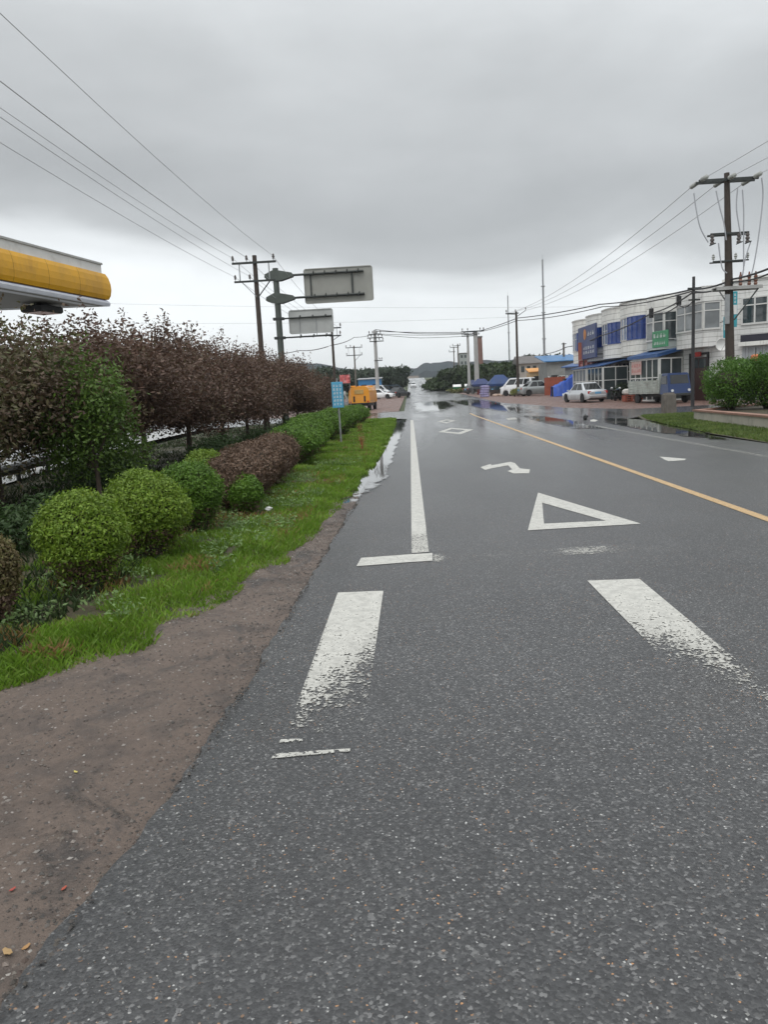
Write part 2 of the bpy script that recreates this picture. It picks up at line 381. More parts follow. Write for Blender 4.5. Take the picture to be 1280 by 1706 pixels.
def sheet(name, poly, dz, m, step=4.0):
    """flat-lying ground sheet following the terrain, cut from an outline in plan"""
    bm = bmesh.new(); vs = [bm.verts.new((x, y, 0)) for x, y in poly]; f = bm.faces.new(vs)
    if f.normal.z < 0 or True: bmesh.ops.recalc_face_normals(bm, faces=bm.faces)
    y0, y1 = min(p[1] for p in poly), max(p[1] for p in poly)
    cuts = [c for c in PROF_Y if y0 < c < y1]
    for c in cuts: bmesh.ops.bisect_plane(bm, geom=bm.verts[:] + bm.edges[:] + bm.faces[:], plane_co=(0, c, 0), plane_no=(0, 1, 0))
    for v_ in bm.verts: v_.co.z = h(v_.co.y) + dz
    bm.normal_update()
    for fc in bm.faces:
        if fc.normal.z < 0: fc.normal_flip()
    me = bpy.data.meshes.new(name); bm.to_mesh(me); bm.free(); me.materials.append(m)
    o = bpy.data.objects.new(name, me); COL.objects.link(o); return tag(o, kind='structure')
sheet('forecourt', [(-7.2, -20), (-7.2, 8), (-8.9, 18), (-10.6, 27), (-12, 46.5), (-60, 46.5), (-60, -20)], .06, M_conc)
sheet('side_road', [(-60, 46.2), (-.2, 46.2), (-.2, 58.5), (-4, 57.5), (-60, 57)], -.024, M_side)
sheet('dirt_lot', [(-60, 57.0), (-4, 57.5), (-.9, 59), (-.8, 128), (-60, 128)], -.030, M_lot)
sheet('side_road', [(7.6, 30), (9.6, 33.2), (11.5, 34.5), (60, 34.5), (60, 43.2), (12.4, 43.2), (9.8, 50), (9.2, 58), (8.2, 64), (7.6, 70)], -.024, M_side)
sheet('dirt_lot', [(60, 42.9), (12.3, 42.9), (9.7, 50), (9.1, 58), (8.1, 64), (7.7, 70), (7.7, 145), (60, 145)], -.028, M_lot)
def wobble(poly, amp, n=8, seed=1):
    r = random.Random(seed); out = []
    for k in range(len(poly)):
        a, b = poly[k], poly[(k + 1) % len(poly)]
        for j in range(n):
            f = j / n; out.append((a[0] + (b[0] - a[0]) * f + r.uniform(-amp, amp), a[1] + (b[1] - a[1]) * f + r.uniform(-amp, amp) * 2))
    return out
def px_poly(pts, dz=0.0): return [G(x, y, dz)[:2] for x, y in pts]
zz = lambda pts: [(300 + x / 3.2, 560 + y / 3.2) for x, y in pts]
def softwater():
    m, t, b = newmat('shallow_water'); v = objvec(t); b.inputs['Base Color'].default_value = (.030, .029, .028, 1); b.inputs['IOR'].default_value = 1.45; b.inputs['Specular IOR Level'].default_value = .8
    at = node(t, 'ShaderNodeAttribute', attribute_name='depth'); n = maprange(t, noise(t, 1.4, 8, .65, v, .5), .28, .72)
    dd = math_(t, 'SUBTRACT', at.outputs['Fac'], n)
    t.links.new(maprange(t, dd, -.05, .18, .16, .03), b.inputs['Roughness']); bump(t, b, noise(t, 9, 3, .5, v), .05, .004)
    tr = t.nodes.new('ShaderNodeBsdfTransparent'); ms = t.nodes.new('ShaderNodeMixShader'); t.links.new(maprange(t, dd, -.22, .02), ms.inputs[0]); t.links.new(tr.outputs[0], ms.inputs[1]); t.links.new(b.outputs[0], ms.inputs[2]); t.links.new(ms.outputs[0], t.nodes['Material Output'].inputs[0]); return m
M_soft = softwater()
def puddle(pts, dz, grow=.35, seed=1):
    poly = px_poly(pts); cx_, cy_ = sum(p[0] for p in poly) / len(poly), sum(p[1] for p in poly) / len(poly); ring = []
    poly = wobble(poly, .03, 4, seed); n = len(poly); V = []; A_ = []
    for f, a_ in ((1.0 + grow, -.15), (1.0 + grow * .45, .35), (1 - grow * .5, .8), (.5, 1.25), (.0, 1.4)):
        for x, y in poly: X, Y = cx_ + (x - cx_) * f, cy_ + (y - cy_) * f; V.append((X, Y, h(Y) + dz)); A_.append(a_)
    k = np.arange(n); Fc = np.concatenate([np.stack([q * n + k, q * n + (k + 1) % n, (q + 1) * n + (k + 1) % n, (q + 1) * n + k], 1) for q in range(4)])
    o = npmesh('puddle', np.array(V), Fc, M_soft, smooth=False); a = o.data.attributes.new('depth', 'FLOAT', 'POINT'); a.data.foreach_set('value', np.array(A_, np.float32)); o.data.validate()
    return tag(o, kind='structure')
ys_ = np.array(fgrid(10.8, 46.0, .5, 1.02)); V = []
for y in ys_:
    a = float(xa(y)); V += [(a - 1.0, y, h(y) - .056), (a + .12, y, h(y) - .056)]
k = np.arange(len(ys_) - 1) * 2; tag(npmesh('puddle', np.array(V), np.stack([k, k + 1, k + 3, k + 2], 1), M_water, smooth=False), kind='structure')
puddle([(1010, 697), (1060, 699), (1105, 705), (1150, 708), (1168, 722), (1200, 731), (1150, 727), (1110, 722), (1060, 713), (1018, 705)], .010, .25, 3)
puddle([(748, 668), (790, 666), (822, 669), (862, 680), (874, 684), (850, 686), (800, 679), (765, 673)], .010, .35, 4)
puddle([(872, 693), (905, 694), (960, 702), (992, 712), (950, 712), (905, 703)], .010, .35, 5)
puddle([(690, 672), (742, 668), (760, 676), (735, 684), (700, 686)], .010, .4, 6)
V = []; A_ = []
for y in ys_:
    a = float(xa(y)); e_ = min(1, (y - 10.8) / 3, (46.2 - y) / 2)
    for dx, w_ in ((-.03, 1.0), (.08, 1.15), (.20, .75), (.36, -.15)): V.append((a + dx, y, h(y) + .006)); A_.append(w_ * e_ - .3 * (1 - e_))
k = (np.arange(len(ys_) - 1)[:, None] * 4 + np.arange(3)[None]).ravel(); o = npmesh('puddle', np.array(V), np.stack([k, k + 1, k + 5, k + 4], 1), M_soft, smooth=False); a = o.data.attributes.new('depth', 'FLOAT', 'POINT'); a.data.foreach_set('value', np.array(A_, np.float32)); tag(o, kind='structure')


def paintmat(name, col, scale=46.0):
    m, t, b = newmat(name); v = objvec(t); at = node(t, 'ShaderNodeAttribute', attribute_name='wear')
    n = noise(t, scale, 5, .75, v); n2_ = noise(t, 11, 8, .75, v)
    c = mixc(t, maprange(t, n2_, .42, .66, 0, .9), col, tuple(x * .5 for x in col)); c = mixc(t, maprange(t, n, .35, .65, 0, .4), c, tuple(x * .6 for x in col)); t.links.new(c, b.inputs['Base Color']); b.inputs['Roughness'].default_value = .42
    mix_n = math_(t, 'ADD', math_(t, 'MULTIPLY', maprange(t, n, .30, .70), .65), math_(t, 'MULTIPLY', maprange(t, n2_, .32, .68), .35))
    cut = maprange(t, math_(t, 'SUBTRACT', mix_n, math_(t, 'ADD', at.outputs['Fac'], .02)), -.03, .03)
    tr = t.nodes.new('ShaderNodeBsdfTransparent'); ms = t.nodes.new('ShaderNodeMixShader'); t.links.new(cut, ms.inputs[0])
    t.links.new(tr.outputs[0], ms.inputs[1]); t.links.new(b.outputs[0], ms.inputs[2]); t.links.new(ms.outputs[0], t.nodes['Material Output'].inputs[0])
    bump(t, b, n, .5, .003); return m
M_paint = paintmat('white_paint', (.62, .61, .56)); M_ypaint = paintmat('yellow_paint', (.60, .40, .19))
def patch(name, TL, TR, BR, BL, wear, m=M_paint, nu=12, nv=40, dz=.004, world=False):
    c = [np.array(p[:2] if world else G(*p)[:2]) for p in (TL, TR, BR, BL)]
    V = []; Wt = []
    for j in range(nv + 1):
        v_ = j / nv
        for i_ in range(nu + 1):
            u = i_ / nu; q = (c[0] * (1 - u) + c[1] * u) * (1 - v_) + (c[3] * (1 - u) + c[2] * u) * v_
            V.append((q[0], q[1], h(q[1]) + dz)); Wt.append(wear(u, v_) if callable(wear) else wear)
    k = (np.arange(nv)[:, None] * (nu + 1) + np.arange(nu)[None]).ravel()
    o = npmesh(name, np.array(V), np.stack([k + nu + 1, k + nu + 2, k + 1, k], 1), m, smooth=False, parent=road)
    a = o.data.attributes.new('wear', 'FLOAT', 'POINT'); a.data.foreach_set('value', np.array(Wt, np.float32)); return o
def mark(name, outline, hole=None, wear=.12, m=M_paint, world=False):
    bm = bmesh.new(); f = lambda pts: [p if world else G(*p)[:2] for p in pts]
    o_ = [bm.verts.new((*p, h(p[1]) + .004)) for p in f(outline)]
    if hole:
        i_ = [bm.verts.new((*p, h(p[1]) + .004)) for p in f(hole)]; n = len(o_)
        for k in range(n): bm.faces.new((o_[k], o_[(k + 1) % n], i_[(k + 1) % n], i_[k]))
    else: bm.faces.new(o_)
    bm.normal_update()
    for fc in bm.faces:
        if fc.normal.z < 0: fc.normal_flip()
    bmesh.ops.triangulate(bm, faces=bm.faces)
    me = bpy.data.meshes.new(name); bm.to_mesh(me); bm.free(); me.materials.append(m)
    a = me.attributes.new('wear', 'FLOAT', 'POINT'); a.data.foreach_set('value', np.full(len(me.vertices), wear, np.float32))
    o = bpy.data.objects.new(name, me); COL.objects.link(o); o.parent = road; return o
patch('edge_line', (684.2, 700), (689.0, 700), (715, 920), (686, 922), lambda u, v: .25 + .15 * (v > .97) + .3 * max(0, abs(u - .5) - .35), nv=120)
mark('stop_line', [(602, 930), (685, 924), (721, 922), (721, 935), (683, 937), (594, 944)], wear=.25)
patch('stop_line', (722, 924), (1130, 904), (1130, 916), (722, 937), lambda u, v: .72 - .24 * math.exp(-((u - .64) / .13) ** 2) - .22 * math.exp(-((u - .02) / .03) ** 2) - .04 * (u < .6) + .12 * abs(v - .5), nu=80, nv=6)
patch('centre_line', (3.61, 48), (3.735, 48), (3.735, 3), (3.61, 3), lambda u, v: .24 + .22 * max(0, abs(u - .5) - .3) * 5 * (vnoise(np.float64(v * 90), np.float64(0), 1, 3)), m=M_ypaint, nv=160, world=True)
patch('edge_line', (6.42, 36), (6.56, 36), (6.56, 7), (6.42, 7), lambda u, v: .46 + .16 * v, nv=80, world=True)
patch('crossing_stripe', (563, 988), (639, 985), (606, 1222), (477, 1222), lambda u, v: .24 + .12 * v + min(.30, max(0, v - (.32 + .45 * (1 - u))) * .8) + .05 * (v > .88) + (.12 if u < .06 and v > .3 else 0), nv=80, nu=32)
mark('crossing_stripe', [(458, 1257), (584, 1248), (583, 1253), (451, 1265)], wear=.42)
mark('crossing_stripe', [(468, 1233), (505, 1232), (504, 1236), (464, 1239)], wear=.40)
patch('crossing_stripe', (979, 968), (1066, 965), (1372, 1220), (1226, 1220), lambda u, v: .24 + .16 * v + .36 * min(1, max(0, v - .30) * max(0, .75 - u) * 2.6) + max(0, v - .45) * .62 + .12 * (u > .88) * v, nv=80, nu=32)
mark('triangle_marking', [(897, 821), (1069, 873), (880, 884)], [(904, 838), (1010, 868), (907, 873)], wear=.26)
z6 = lambda pts: [(700 + x / 2.207, 680 + y / 2.207) for x, y in pts]
mark('arrow_marking', z6([(222, 218), (262, 205), (262, 211), (333, 198), (350, 203), (368, 222), (405, 226), (402, 240), (345, 241), (322, 232), (340, 226), (325, 211), (268, 221), (240, 228)]), wear=.2)
mark('diamond_marking', z6([(66, 88), (112, 73), (197, 79), (150, 96)]), z6([(92, 86), (118, 77), (168, 81), (142, 90)]), wear=.3)
mark('diamond_marking', z6([(64, 49), (98, 42), (132, 46), (98, 56)]), z6([(80, 49), (99, 45), (116, 47), (98, 52)]), wear=.35)
mark('arrow_marking', z6([(882, 179), (910, 181), (980, 187), (975, 192), (915, 196), (900, 190)]), wear=.2)
mark('arrow_marking', z6([(316, 38), (352, 35), (358, 41), (325, 44)]), wear=.4)
mark('arrow_marking', z6([(626, 44), (640, 41), (656, 45), (645, 50), (628, 49)]), wear=.3)

# right hand verge
RV = [(7.75, -8), (7.72, 5), (7.74, 16), (7.95, 21), (8.4, 26), (8.9, 30), (9.6, 33.2), (10.6, 33.8), (11.6, 33.5), (12.0, 30), (30, 28), (30, -8)]
sheet('verge', RV, .010, M_soil)
# leaf litter coloured pebbles and loose stones on the shoulder and near asphalt
def pebbles(name, n, xr, yr, size, m, zf, seed):
    r = np.random.default_rng(seed); Y = yr[0] + (yr[1] - yr[0]) * r.random(n) ** 1.6; X = np.array([xr(y, q) for y, q in zip(Y, r.random(n))])
    s = size * (.5 + r.random(n) ** 3 * 1.8); base = np.array([(1, 0, 0), (0, 1, 0), (-1, 0, 0), (0, -1, 0), (0, 0, .7), (0, 0, -.7)], float)
    V = base[None] * s[:, None, None] * (0.6 + .8 * r.random((n, 6, 1))); a = r.random(n) * 6.28
    x = V[..., 0] * np.cos(a)[:, None] - V[..., 1] * np.sin(a)[:, None]; y = V[..., 0] * np.sin(a)[:, None] + V[..., 1] * np.cos(a)[:, None]
    V = np.stack([x + X[:, None], y + Y[:, None], V[..., 2] + zf(X, Y)[:, None]], -1).reshape(-1, 3)
    T = np.array([(0, 1, 4), (1, 2, 4), (2, 3, 4), (3, 0, 4), (1, 0, 5), (2, 1, 5), (3, 2, 5), (0, 3, 5)])
    Fc = (T[None] + (np.arange(n) * 6)[:, None, None]).reshape(-1, 3)
    return tag(npmesh(name, V, Fc, m, smooth=False), kind='stuff')
M_peb = leafmat('pebble_stone', [(.10, .085, .075), (.16, .14, .12), (.09, .06, .05), (.26, .24, .22), (.13, .09, .07), (.42, .40, .37)], .5, 3, 0)
tag(pebbles('gravel', 14000, lambda y, q: float(xg(y)) + (float(xa(y)) - float(xg(y))) * q, (1.2, 14), .0055, M_peb, zshoulder, 3), 'loose small stones scattered over the brown dirt shoulder', 'gravel')
tag(pebbles('asphalt_crumbs', 6000, lambda y, q: float(xa(y)) - .30 * q ** 1.5 + .03, (.9, 16), .0048, leafmat('crumb_stone', [(.08, .075, .07), (.12, .105, .09), (.06, .055, .055), (.17, .14, .12)], .6, 3, 0), lambda X, Y: zshoulder(X, Y) + .012 * np.clip((X - xa(Y) + .03) / .03, 0, 1) * 4 * .9, 13), 'dark crumbs and grit along the broken asphalt edge', 'gravel')
M_peb2 = leafmat('chipping_stone', [(.30, .30, .29), (.12, .12, .12), (.45, .45, .43), (.30, .16, .08), (.2, .2, .2)], .4, 3, 0)
tag(pebbles('chippings', 5500, lambda y, q: float(xa(y)) + .05 + 3.6 * q, (1.1, 7.5), .0026, M_peb2, lambda X, Y: X * 0 + .0005, 4), 'tiny pale and orange chippings worn loose on the near asphalt', 'gravel')

# ================================================================== VEGETATION
def leaves(P_, size, up=.0, outward=None, seed=1, asp=1.8):
    """one four-sided leaf per point, random orientation"""
    r = np.random.default_rng(seed); n = len(P_)
    d = r.normal(size=(n, 3))
    if outward is not None: d = d + outward * 1.1
    d[:, 2] += up; d /= np.linalg.norm(d, axis=1)[:, None] + 1e-9
    e = np.cross(d, r.normal(size=(n, 3))); e /= np.linalg.norm(e, axis=1)[:, None] + 1e-9
    f = np.cross(d, e); s = (size * (.6 + .8 * r.random(n)))[:, None]
    V = np.stack([P_ - e * s * .5 * asp * .6, P_ + f * s * .33, P_ + e * s * .5 * asp, P_ - f * s * .33], 1).reshape(-1, 3)
    return V, np.arange(n * 4).reshape(-1, 4)
def lobes_pts(lobes, n, r, shell=.55, rag=.12):
    vol = np.array([l[3] * l[4] * l[5] for l in lobes]) ** .67; cnt = r.multinomial(n, vol / vol.sum()); P_ = []; O = []
    for l, c in zip(lobes, cnt):
        d = r.normal(size=(c, 3)); d /= np.linalg.norm(d, axis=1)[:, None]
        rad = shell + (1 - shell) * r.random(c) ** .6; rad = rad * (1 + rag * r.normal(size=c) * .6)
        P_.append(d * rad[:, None] * np.array(l[3:6]) + np.array(l[:3])); O.append(d)
    return np.concatenate(P_), np.concatenate(O)
M_bark = mat('bark', (.075, .055, .042), .85, var=.35, scale=9, bmp=.01)
M_twig = mat('dark_twigs', (.035, .028, .018), .9, var=.4, scale=14)
M_purple = leafmat('purple_leaves', [(.135, .078, .056), (.18, .106, .078), (.10, .064, .046), (.25, .17, .13), (.12, .11, .05)], .55, .9, .25)
M_mixp = leafmat('plum_leaves_mixed', [(.14, .088, .058), (.10, .13, .045), (.12, .075, .052), (.24, .18, .12), (.13, .17, .05), (.09, .08, .04)], .55, .9, .25)
M_box = leafmat('box_leaves', [(.19, .31, .030), (.27, .40, .045), (.13, .24, .022), (.31, .39, .06)], .5, 2.5, .3)
M_box2 = leafmat('box_leaves_deep', [(.11, .23, .025), (.15, .28, .03), (.08, .17, .018), (.19, .31, .04)], .5, 2.5, .3)
M_brownleaf = leafmat('brown_leaves', [(.17, .105, .07), (.22, .14, .095), (.11, .07, .05), (.26, .19, .13)], .6, 2.5, .2)
M_mixb = leafmat('brown_green_leaves', [(.17, .13, .06), (.22, .16, .08), (.12, .13, .04), (.24, .25, .07), (.14, .09, .05)], .6, 2.5, .2)
M_green = leafmat('tree_leaves_green', [(.10, .18, .03), (.14, .23, .04), (.07, .14, .025), (.18, .26, .06)], .5, .8, .3)
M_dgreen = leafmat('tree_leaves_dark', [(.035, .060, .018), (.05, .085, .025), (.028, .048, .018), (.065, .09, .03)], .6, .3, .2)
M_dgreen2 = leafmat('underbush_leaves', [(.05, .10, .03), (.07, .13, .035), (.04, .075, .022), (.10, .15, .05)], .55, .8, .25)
M_rbush = leafmat('planter_leaves', [(.10, .22, .03), (.14, .29, .04), (.07, .17, .022), (.19, .33, .06)], .45, 1.2, .3)
def tree_parts(root, lobes, n, size, m, seed, trunk_h, tr=.07, shoots=0, limbs=7, shell=.3, core=False, clump=1):
    r = np.random.default_rng(seed); P_, O = lobes_pts(lobes, n // clump, r, shell, .25)
    if clump > 1:
        P_ = np.repeat(P_, clump, 0) + r.normal(size=(len(P_) * clump, 3)) * size * 1.7; O = np.repeat(O, clump, 0)
    if shoots:
        L0 = [lobes[i] for i in r.integers(0, len(lobes), shoots)]; extra = []
        for l in L0:
            a = r.random() * 6.28; q = r.random() ** .5
            b0 = np.array([l[0] + l[3] * q * math.cos(a), l[1] + l[4] * q * math.sin(a), l[2] + l[5] * math.sqrt(max(0, 1 - q * q)) * .9])
            hh = .15 + .4 * r.random(); k = int(hh * 38); tt = np.linspace(0, hh, k)[:, None]
            extra.append(b0 + tt * np.array([r.normal() * .25, r.normal() * .25, 1]) + r.normal(size=(k, 3)) * .022)
        extra = np.concatenate(extra); P_ = np.concatenate([P_, extra]); O = np.concatenate([O, extra * 0])
    V, Fc = leaves(P_, size, .2, O * .4, seed)
    npmesh('crown', V, Fc, m, smooth=False, parent=root)
    mb = MB(); rr = random.Random(seed)
    mb.tube([(0, 0, -.1), (.02, .01, trunk_h * .5), (0, .03, trunk_h)], [tr * 1.35, tr, tr * .8], 9)
    for k in range(limbs):
        l = lobes[k % len(lobes)]; e = (l[0] + rr.uniform(-.3, .3) * l[3], l[1] + rr.uniform(-.3, .3) * l[4], l[2] + rr.uniform(0, .5) * l[5]); z0 = trunk_h * rr.uniform(.75, 1)
        mid_ = (e[0] * .45 + rr.uniform(-.1, .1), e[1] * .45, z0 + (e[2] - z0) * .4); mb.tube([(0, .02, z0), mid_, e], [tr * .6, tr * .38, tr * .12], 6)
        for q in range(2):
            e2 = (e[0] + rr.uniform(-.5, .5) * l[3], e[1] + rr.uniform(-.5, .5) * l[4], e[2] + rr.uniform(0, .5) * l[5]); mb.tube([mid_, e2], [tr * .25, tr * .08], 5)
    mb.build('trunk', M_bark, root, smooth=True)

# row of purple-leaved plum trees
rr = random.Random(5)
def plum_lobes(s, k=9):
    r_ = random.Random(s); L_ = [(0, 0, 1.75, 1.25, 1.35, .95), (0, 0, 1.45, 1.1, 1.2, .5), (r_.uniform(-.4, .4), r_.uniform(-.4, .4), 2.45, .75, .8, .6)]
    for q in range(k):
        a = q * 6.283 / k + r_.uniform(-.3, .3); d = r_.uniform(.8, 1.35); rd = r_.uniform(.55, .8)
        L_.append((d * math.cos(a), d * math.sin(a), r_.uniform(1.2, 2.2), rd, rd, rd * r_.uniform(.75, 1)))
    return L_
PLY = [8.6, 11.2, 14.0, 17.0, 20.2, 23.4, 26.8, 30.2, 33.8, 37.4, 41.0]
PLX = [-6.4, -6.2, -6.1, -6.0, -5.9, -5.8, -5.75, -5.7, -5.6, -5.5, -5.3]
PLS = [.92, .97, 1.02, 1.08, 1.05, 1.12, 1.08, 1.12, 1.08, 1.0, .86]
PLAB = ['purple-leaved plum tree nearest the camera, crown cut by the left edge', 'purple-leaved plum tree with thin trunk behind the dark guard rail', 'purple-leaved plum tree just beyond the bright green sapling', 'purple-leaved plum tree, fourth in the row, rising over the round bushes',
        'purple-leaved plum tree, fifth in the row counting away from the canopy', 'purple-leaved plum tree, sixth in the row, behind the brown hedge', 'purple-leaved plum tree, seventh in the row, beside the utility pole', 'purple-leaved plum tree, eighth in the row, below the twin road signs',
        'purple-leaved plum tree, ninth in the row, third from its far end', 'purple-leaved plum tree, second from the far end of the row', 'purple-leaved plum tree last in the row, next to the light blue sign']
plums = []
for k in range(11):
    if k < 5:
        t_ = thing('plum_tree', PLAB[k], 'tree'); tree_parts(t_, plum_lobes(k + 3), 42000, .046, M_mixp if k < 2 else M_purple, 20 + k, 1.15, .05, 150, 12, .2, clump=6)
    else:
        t_ = copy_tree(plums[2 + k % 3]); t_['label'] = PLAB[k]
    t_['group'] = 'purple-leaved trees along the petrol station'
    t_.location = (PLX[k], PLY[k], h(PLY[k]) - .03); t_.rotation_euler = (0, 0, rr.uniform(0, 6.28)); s = PLS[k]; t_.scale = (s * 1.15, s * 1.3, s * 1.0)
    plums.append(t_)
t_ = thing('sapling', 'bright green leafy sapling among the purple-leaved trees', 'tree', (-4.45, 10.6, 0))
tree_parts(t_, [(0, 0, 1.3, .62, .6, .7), (.12, 0, 1.75, .5, .4, .55), (-.3, .1, .9, .5, .5, .45), (.28, -.1, 1.5, .4, .35, .45), (-.5, .2, 1.9, .42, .4, .45), (-.8, .1, 1.5, .45, .4, .5), (.3, .3, .9, .5, .4, .4)], 9000, .045, M_green, 41, .8, .035, 26, 6, .15)
t_ = thing('tree', 'pale leggy tree under the yellow canopy at the left edge', 'tree', (-9.4, 15.2, 0))
M_pale = leafmat('pale_leaves', [(.20, .20, .12), (.28, .27, .18), (.15, .16, .09)], .5, .8, .3)
tree_parts(t_, [(0, 0, 2.6, 1.0, 1.0, .8), (.4, 0, 3.1, .6, .6, .5), (-.5, .2, 2.9, .7, .7, .5)], 9000, .055, M_pale, 43, 1.4, .05, 30, 8, .2)
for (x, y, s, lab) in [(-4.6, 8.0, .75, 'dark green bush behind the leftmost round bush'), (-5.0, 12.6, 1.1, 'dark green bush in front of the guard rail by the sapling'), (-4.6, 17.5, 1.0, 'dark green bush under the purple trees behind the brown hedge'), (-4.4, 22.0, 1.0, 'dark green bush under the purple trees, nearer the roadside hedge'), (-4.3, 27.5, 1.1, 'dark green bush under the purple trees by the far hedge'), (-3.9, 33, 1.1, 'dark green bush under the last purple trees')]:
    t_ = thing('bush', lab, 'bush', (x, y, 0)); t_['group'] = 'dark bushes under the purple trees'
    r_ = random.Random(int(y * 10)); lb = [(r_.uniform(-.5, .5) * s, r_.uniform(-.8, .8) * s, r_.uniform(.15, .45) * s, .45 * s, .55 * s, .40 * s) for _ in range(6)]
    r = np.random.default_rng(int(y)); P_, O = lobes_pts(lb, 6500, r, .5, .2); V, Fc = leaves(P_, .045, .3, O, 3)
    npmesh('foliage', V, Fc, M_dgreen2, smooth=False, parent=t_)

def ball_bush(name, lab, x, y, rad, hgt, m, n=15000, lower=True, group=None, size=.022, sy=1.0, dead=.25):
    t_ = thing(name, lab, 'bush', (x, y, float(zverge(np.float64(x), np.float64(y))) - .02), 0, group); s0 = int(abs(x * 100) + y * 10)
    r = np.random.default_rng(s0); rz = hgt * .42; cz = hgt - rz; rr_ = random.Random(s0)
    lb = [(0, 0, cz, rad, rad * sy, rz)] + [(rr_.uniform(-.35, .35) * rad, rr_.uniform(-.35, .35) * rad * sy, cz + rr_.uniform(-.1, .35) * rz, rad * .72, rad * .72 * sy, rz * .70) for _ in range(5)]
    P_, O = lobes_pts(lb[:1], n, r, .86, .10); P2, O2 = lobes_pts(lb[1:], n // 3, r, .9, .1)
    P_ = np.concatenate([P_, P2]); O = np.concatenate([O, O2])
    f = 1 + .065 * (vnoise(O[:, 0] * 3 + 9, O[:, 2] * 3 + 9, 1, s0 % 50) - .5) * 2 + .06 * (vnoise(O[:, 1] * 8 + 20, O[:, 2] * 8 + 20, 1, s0 % 40) - .5) * 2; P_ = (P_ - [0, 0, cz]) * f[:, None] + [0, 0, cz]
    sh = O[r.integers(0, len(O), 60)]; sh = sh[sh[:, 2] > .1]; sp_ = (sh[:, None, :] * (1 + np.linspace(0, .12, 6))[None, :, None] * np.array([rad, rad * sy, rz]) + [0, 0, cz] + r.normal(size=(len(sh), 6, 3)) * .006).reshape(-1, 3); P_ = np.concatenate([P_, sp_]); O = np.concatenate([O, np.repeat(sh, 6, 0)])
    P3, O3 = lobes_pts([(0, 0, cz * .55, rad * .72, rad * .72 * sy, cz * .62)], n // 4, r, .7, .16); P_ = np.concatenate([P_, P3]); O = np.concatenate([O, O3])
    keep = P_[:, 2] > .02; P_, O = P_[keep], O[keep]
    low = P_[:, 2] < cz - rz * .45; dd = low & (r.random(len(P_)) < dead)
    V, Fc = leaves(P_[~dd], size, .35, O[~dd] * 1.2, 2); npmesh('foliage', V, Fc, m, smooth=False, parent=t_)
    if dd.sum() > 10: V, Fc = leaves(P_[dd], size, .35, O[dd], 5); npmesh('withered_foliage', V, Fc, M_brownleaf, smooth=False, parent=t_)
    mb = MB()
    for k in range(16):
        a = rr_.uniform(0, 6.28); b_ = rr_.uniform(0, rad * .22); d = rr_.uniform(.3, .8) * rad
        mb.tube([(b_ * math.cos(a), b_ * math.sin(a), -.05), (d * .5 * math.cos(a), d * .5 * math.sin(a), cz * .5), (d * math.cos(a), d * math.sin(a), cz)], [.012, .009, .004], 5)
    prof = [(.02, .02), (rad * .42, .08), (rad * .5, cz - rz * .75), (rad * .78, cz), (rad * .6, cz + rz * .55), (.02, cz + rz * .8)]
    mb.lathe(prof, n=14); mb.build('branches', M_twig, t_); return t_
GB = 'clipped round bushes in the verge'
ball_bush('bush', 'brownish green round bush cut off by the left edge', -3.08, 5.15, .27, .72, M_mixb, 12000, group=GB, dead=.9)
ball_bush('bush', 'clipped round yellow-green bush nearest the camera, fully in view', -2.80, 6.25, .36, .84, M_box, 17000, group=GB, dead=.45)
ball_bush('bush', 'clipped round yellow-green bush, second and widest of the three', -2.66, 7.45, .40, .88, M_box, 17000, group=GB, dead=.35)
ball_bush('bush', 'clipped round deeper green bush, third of the three', -2.58, 8.75, .36, .86, M_box2, 14000, group=GB, dead=.3)
ball_bush('bush', 'small yellow-green bush behind the third round bush', -3.0, 11.0, .36, .80, M_box, 8000, size=.026, dead=.3)
for k, (x, y, ra, hg, m_, lab, dd) in enumerate([(-2.45, 10.4, .40, .80, M_brownleaf, 'brown leaved hedge shrub right behind the round green bushes', 0), (-2.25, 10.0, .24, .55, M_box2, 'low green shrub growing at the foot of the brown hedge', .4), (-2.5, 11.7, .44, .85, M_brownleaf, 'brown leaved hedge shrub, second of four', 0),
        (-2.55, 13.1, .46, .88, M_brownleaf, 'brown leaved hedge shrub, third of four', 0), (-2.62, 14.6, .45, .86, M_brownleaf, 'brown leaved hedge shrub at the far end beside the green shrubs', 0)]):
    ball_bush('shrub', lab, x, y, ra, hg, m_, 10000, group='roadside hedge shrubs', size=.028, sy=1.5 if m_ is M_brownleaf else 1, dead=dd)
for k, (x, y, ra, hg, lab) in enumerate([(-2.65, 17.4, .58, .92, 'green rounded hedge shrub just past the brown hedge'), (-2.75, 19.6, .60, .95, 'green rounded hedge shrub before the blue sign post'), (-3.0, 22.6, .66, 1.0, 'green hedge shrub behind the blue sign post'),
        (-3.0, 26.0, .70, 1.02, 'green hedge shrub a little beyond the blue sign'), (-2.95, 30.0, .72, 1.05, 'green hedge shrub midway between blue sign and side road'), (-2.95, 34.5, .75, 1.05, 'green hedge shrub, second from the side road'), (-2.9, 39.5, .8, 1.02, 'brownish green hedge shrub at the corner of the side road')]):
    ball_bush('shrub', lab, x, y, ra, hg, M_box2, 9000, group='roadside hedge shrubs', size=.04, sy=1.5, dead=.3 if k < 6 else .8)

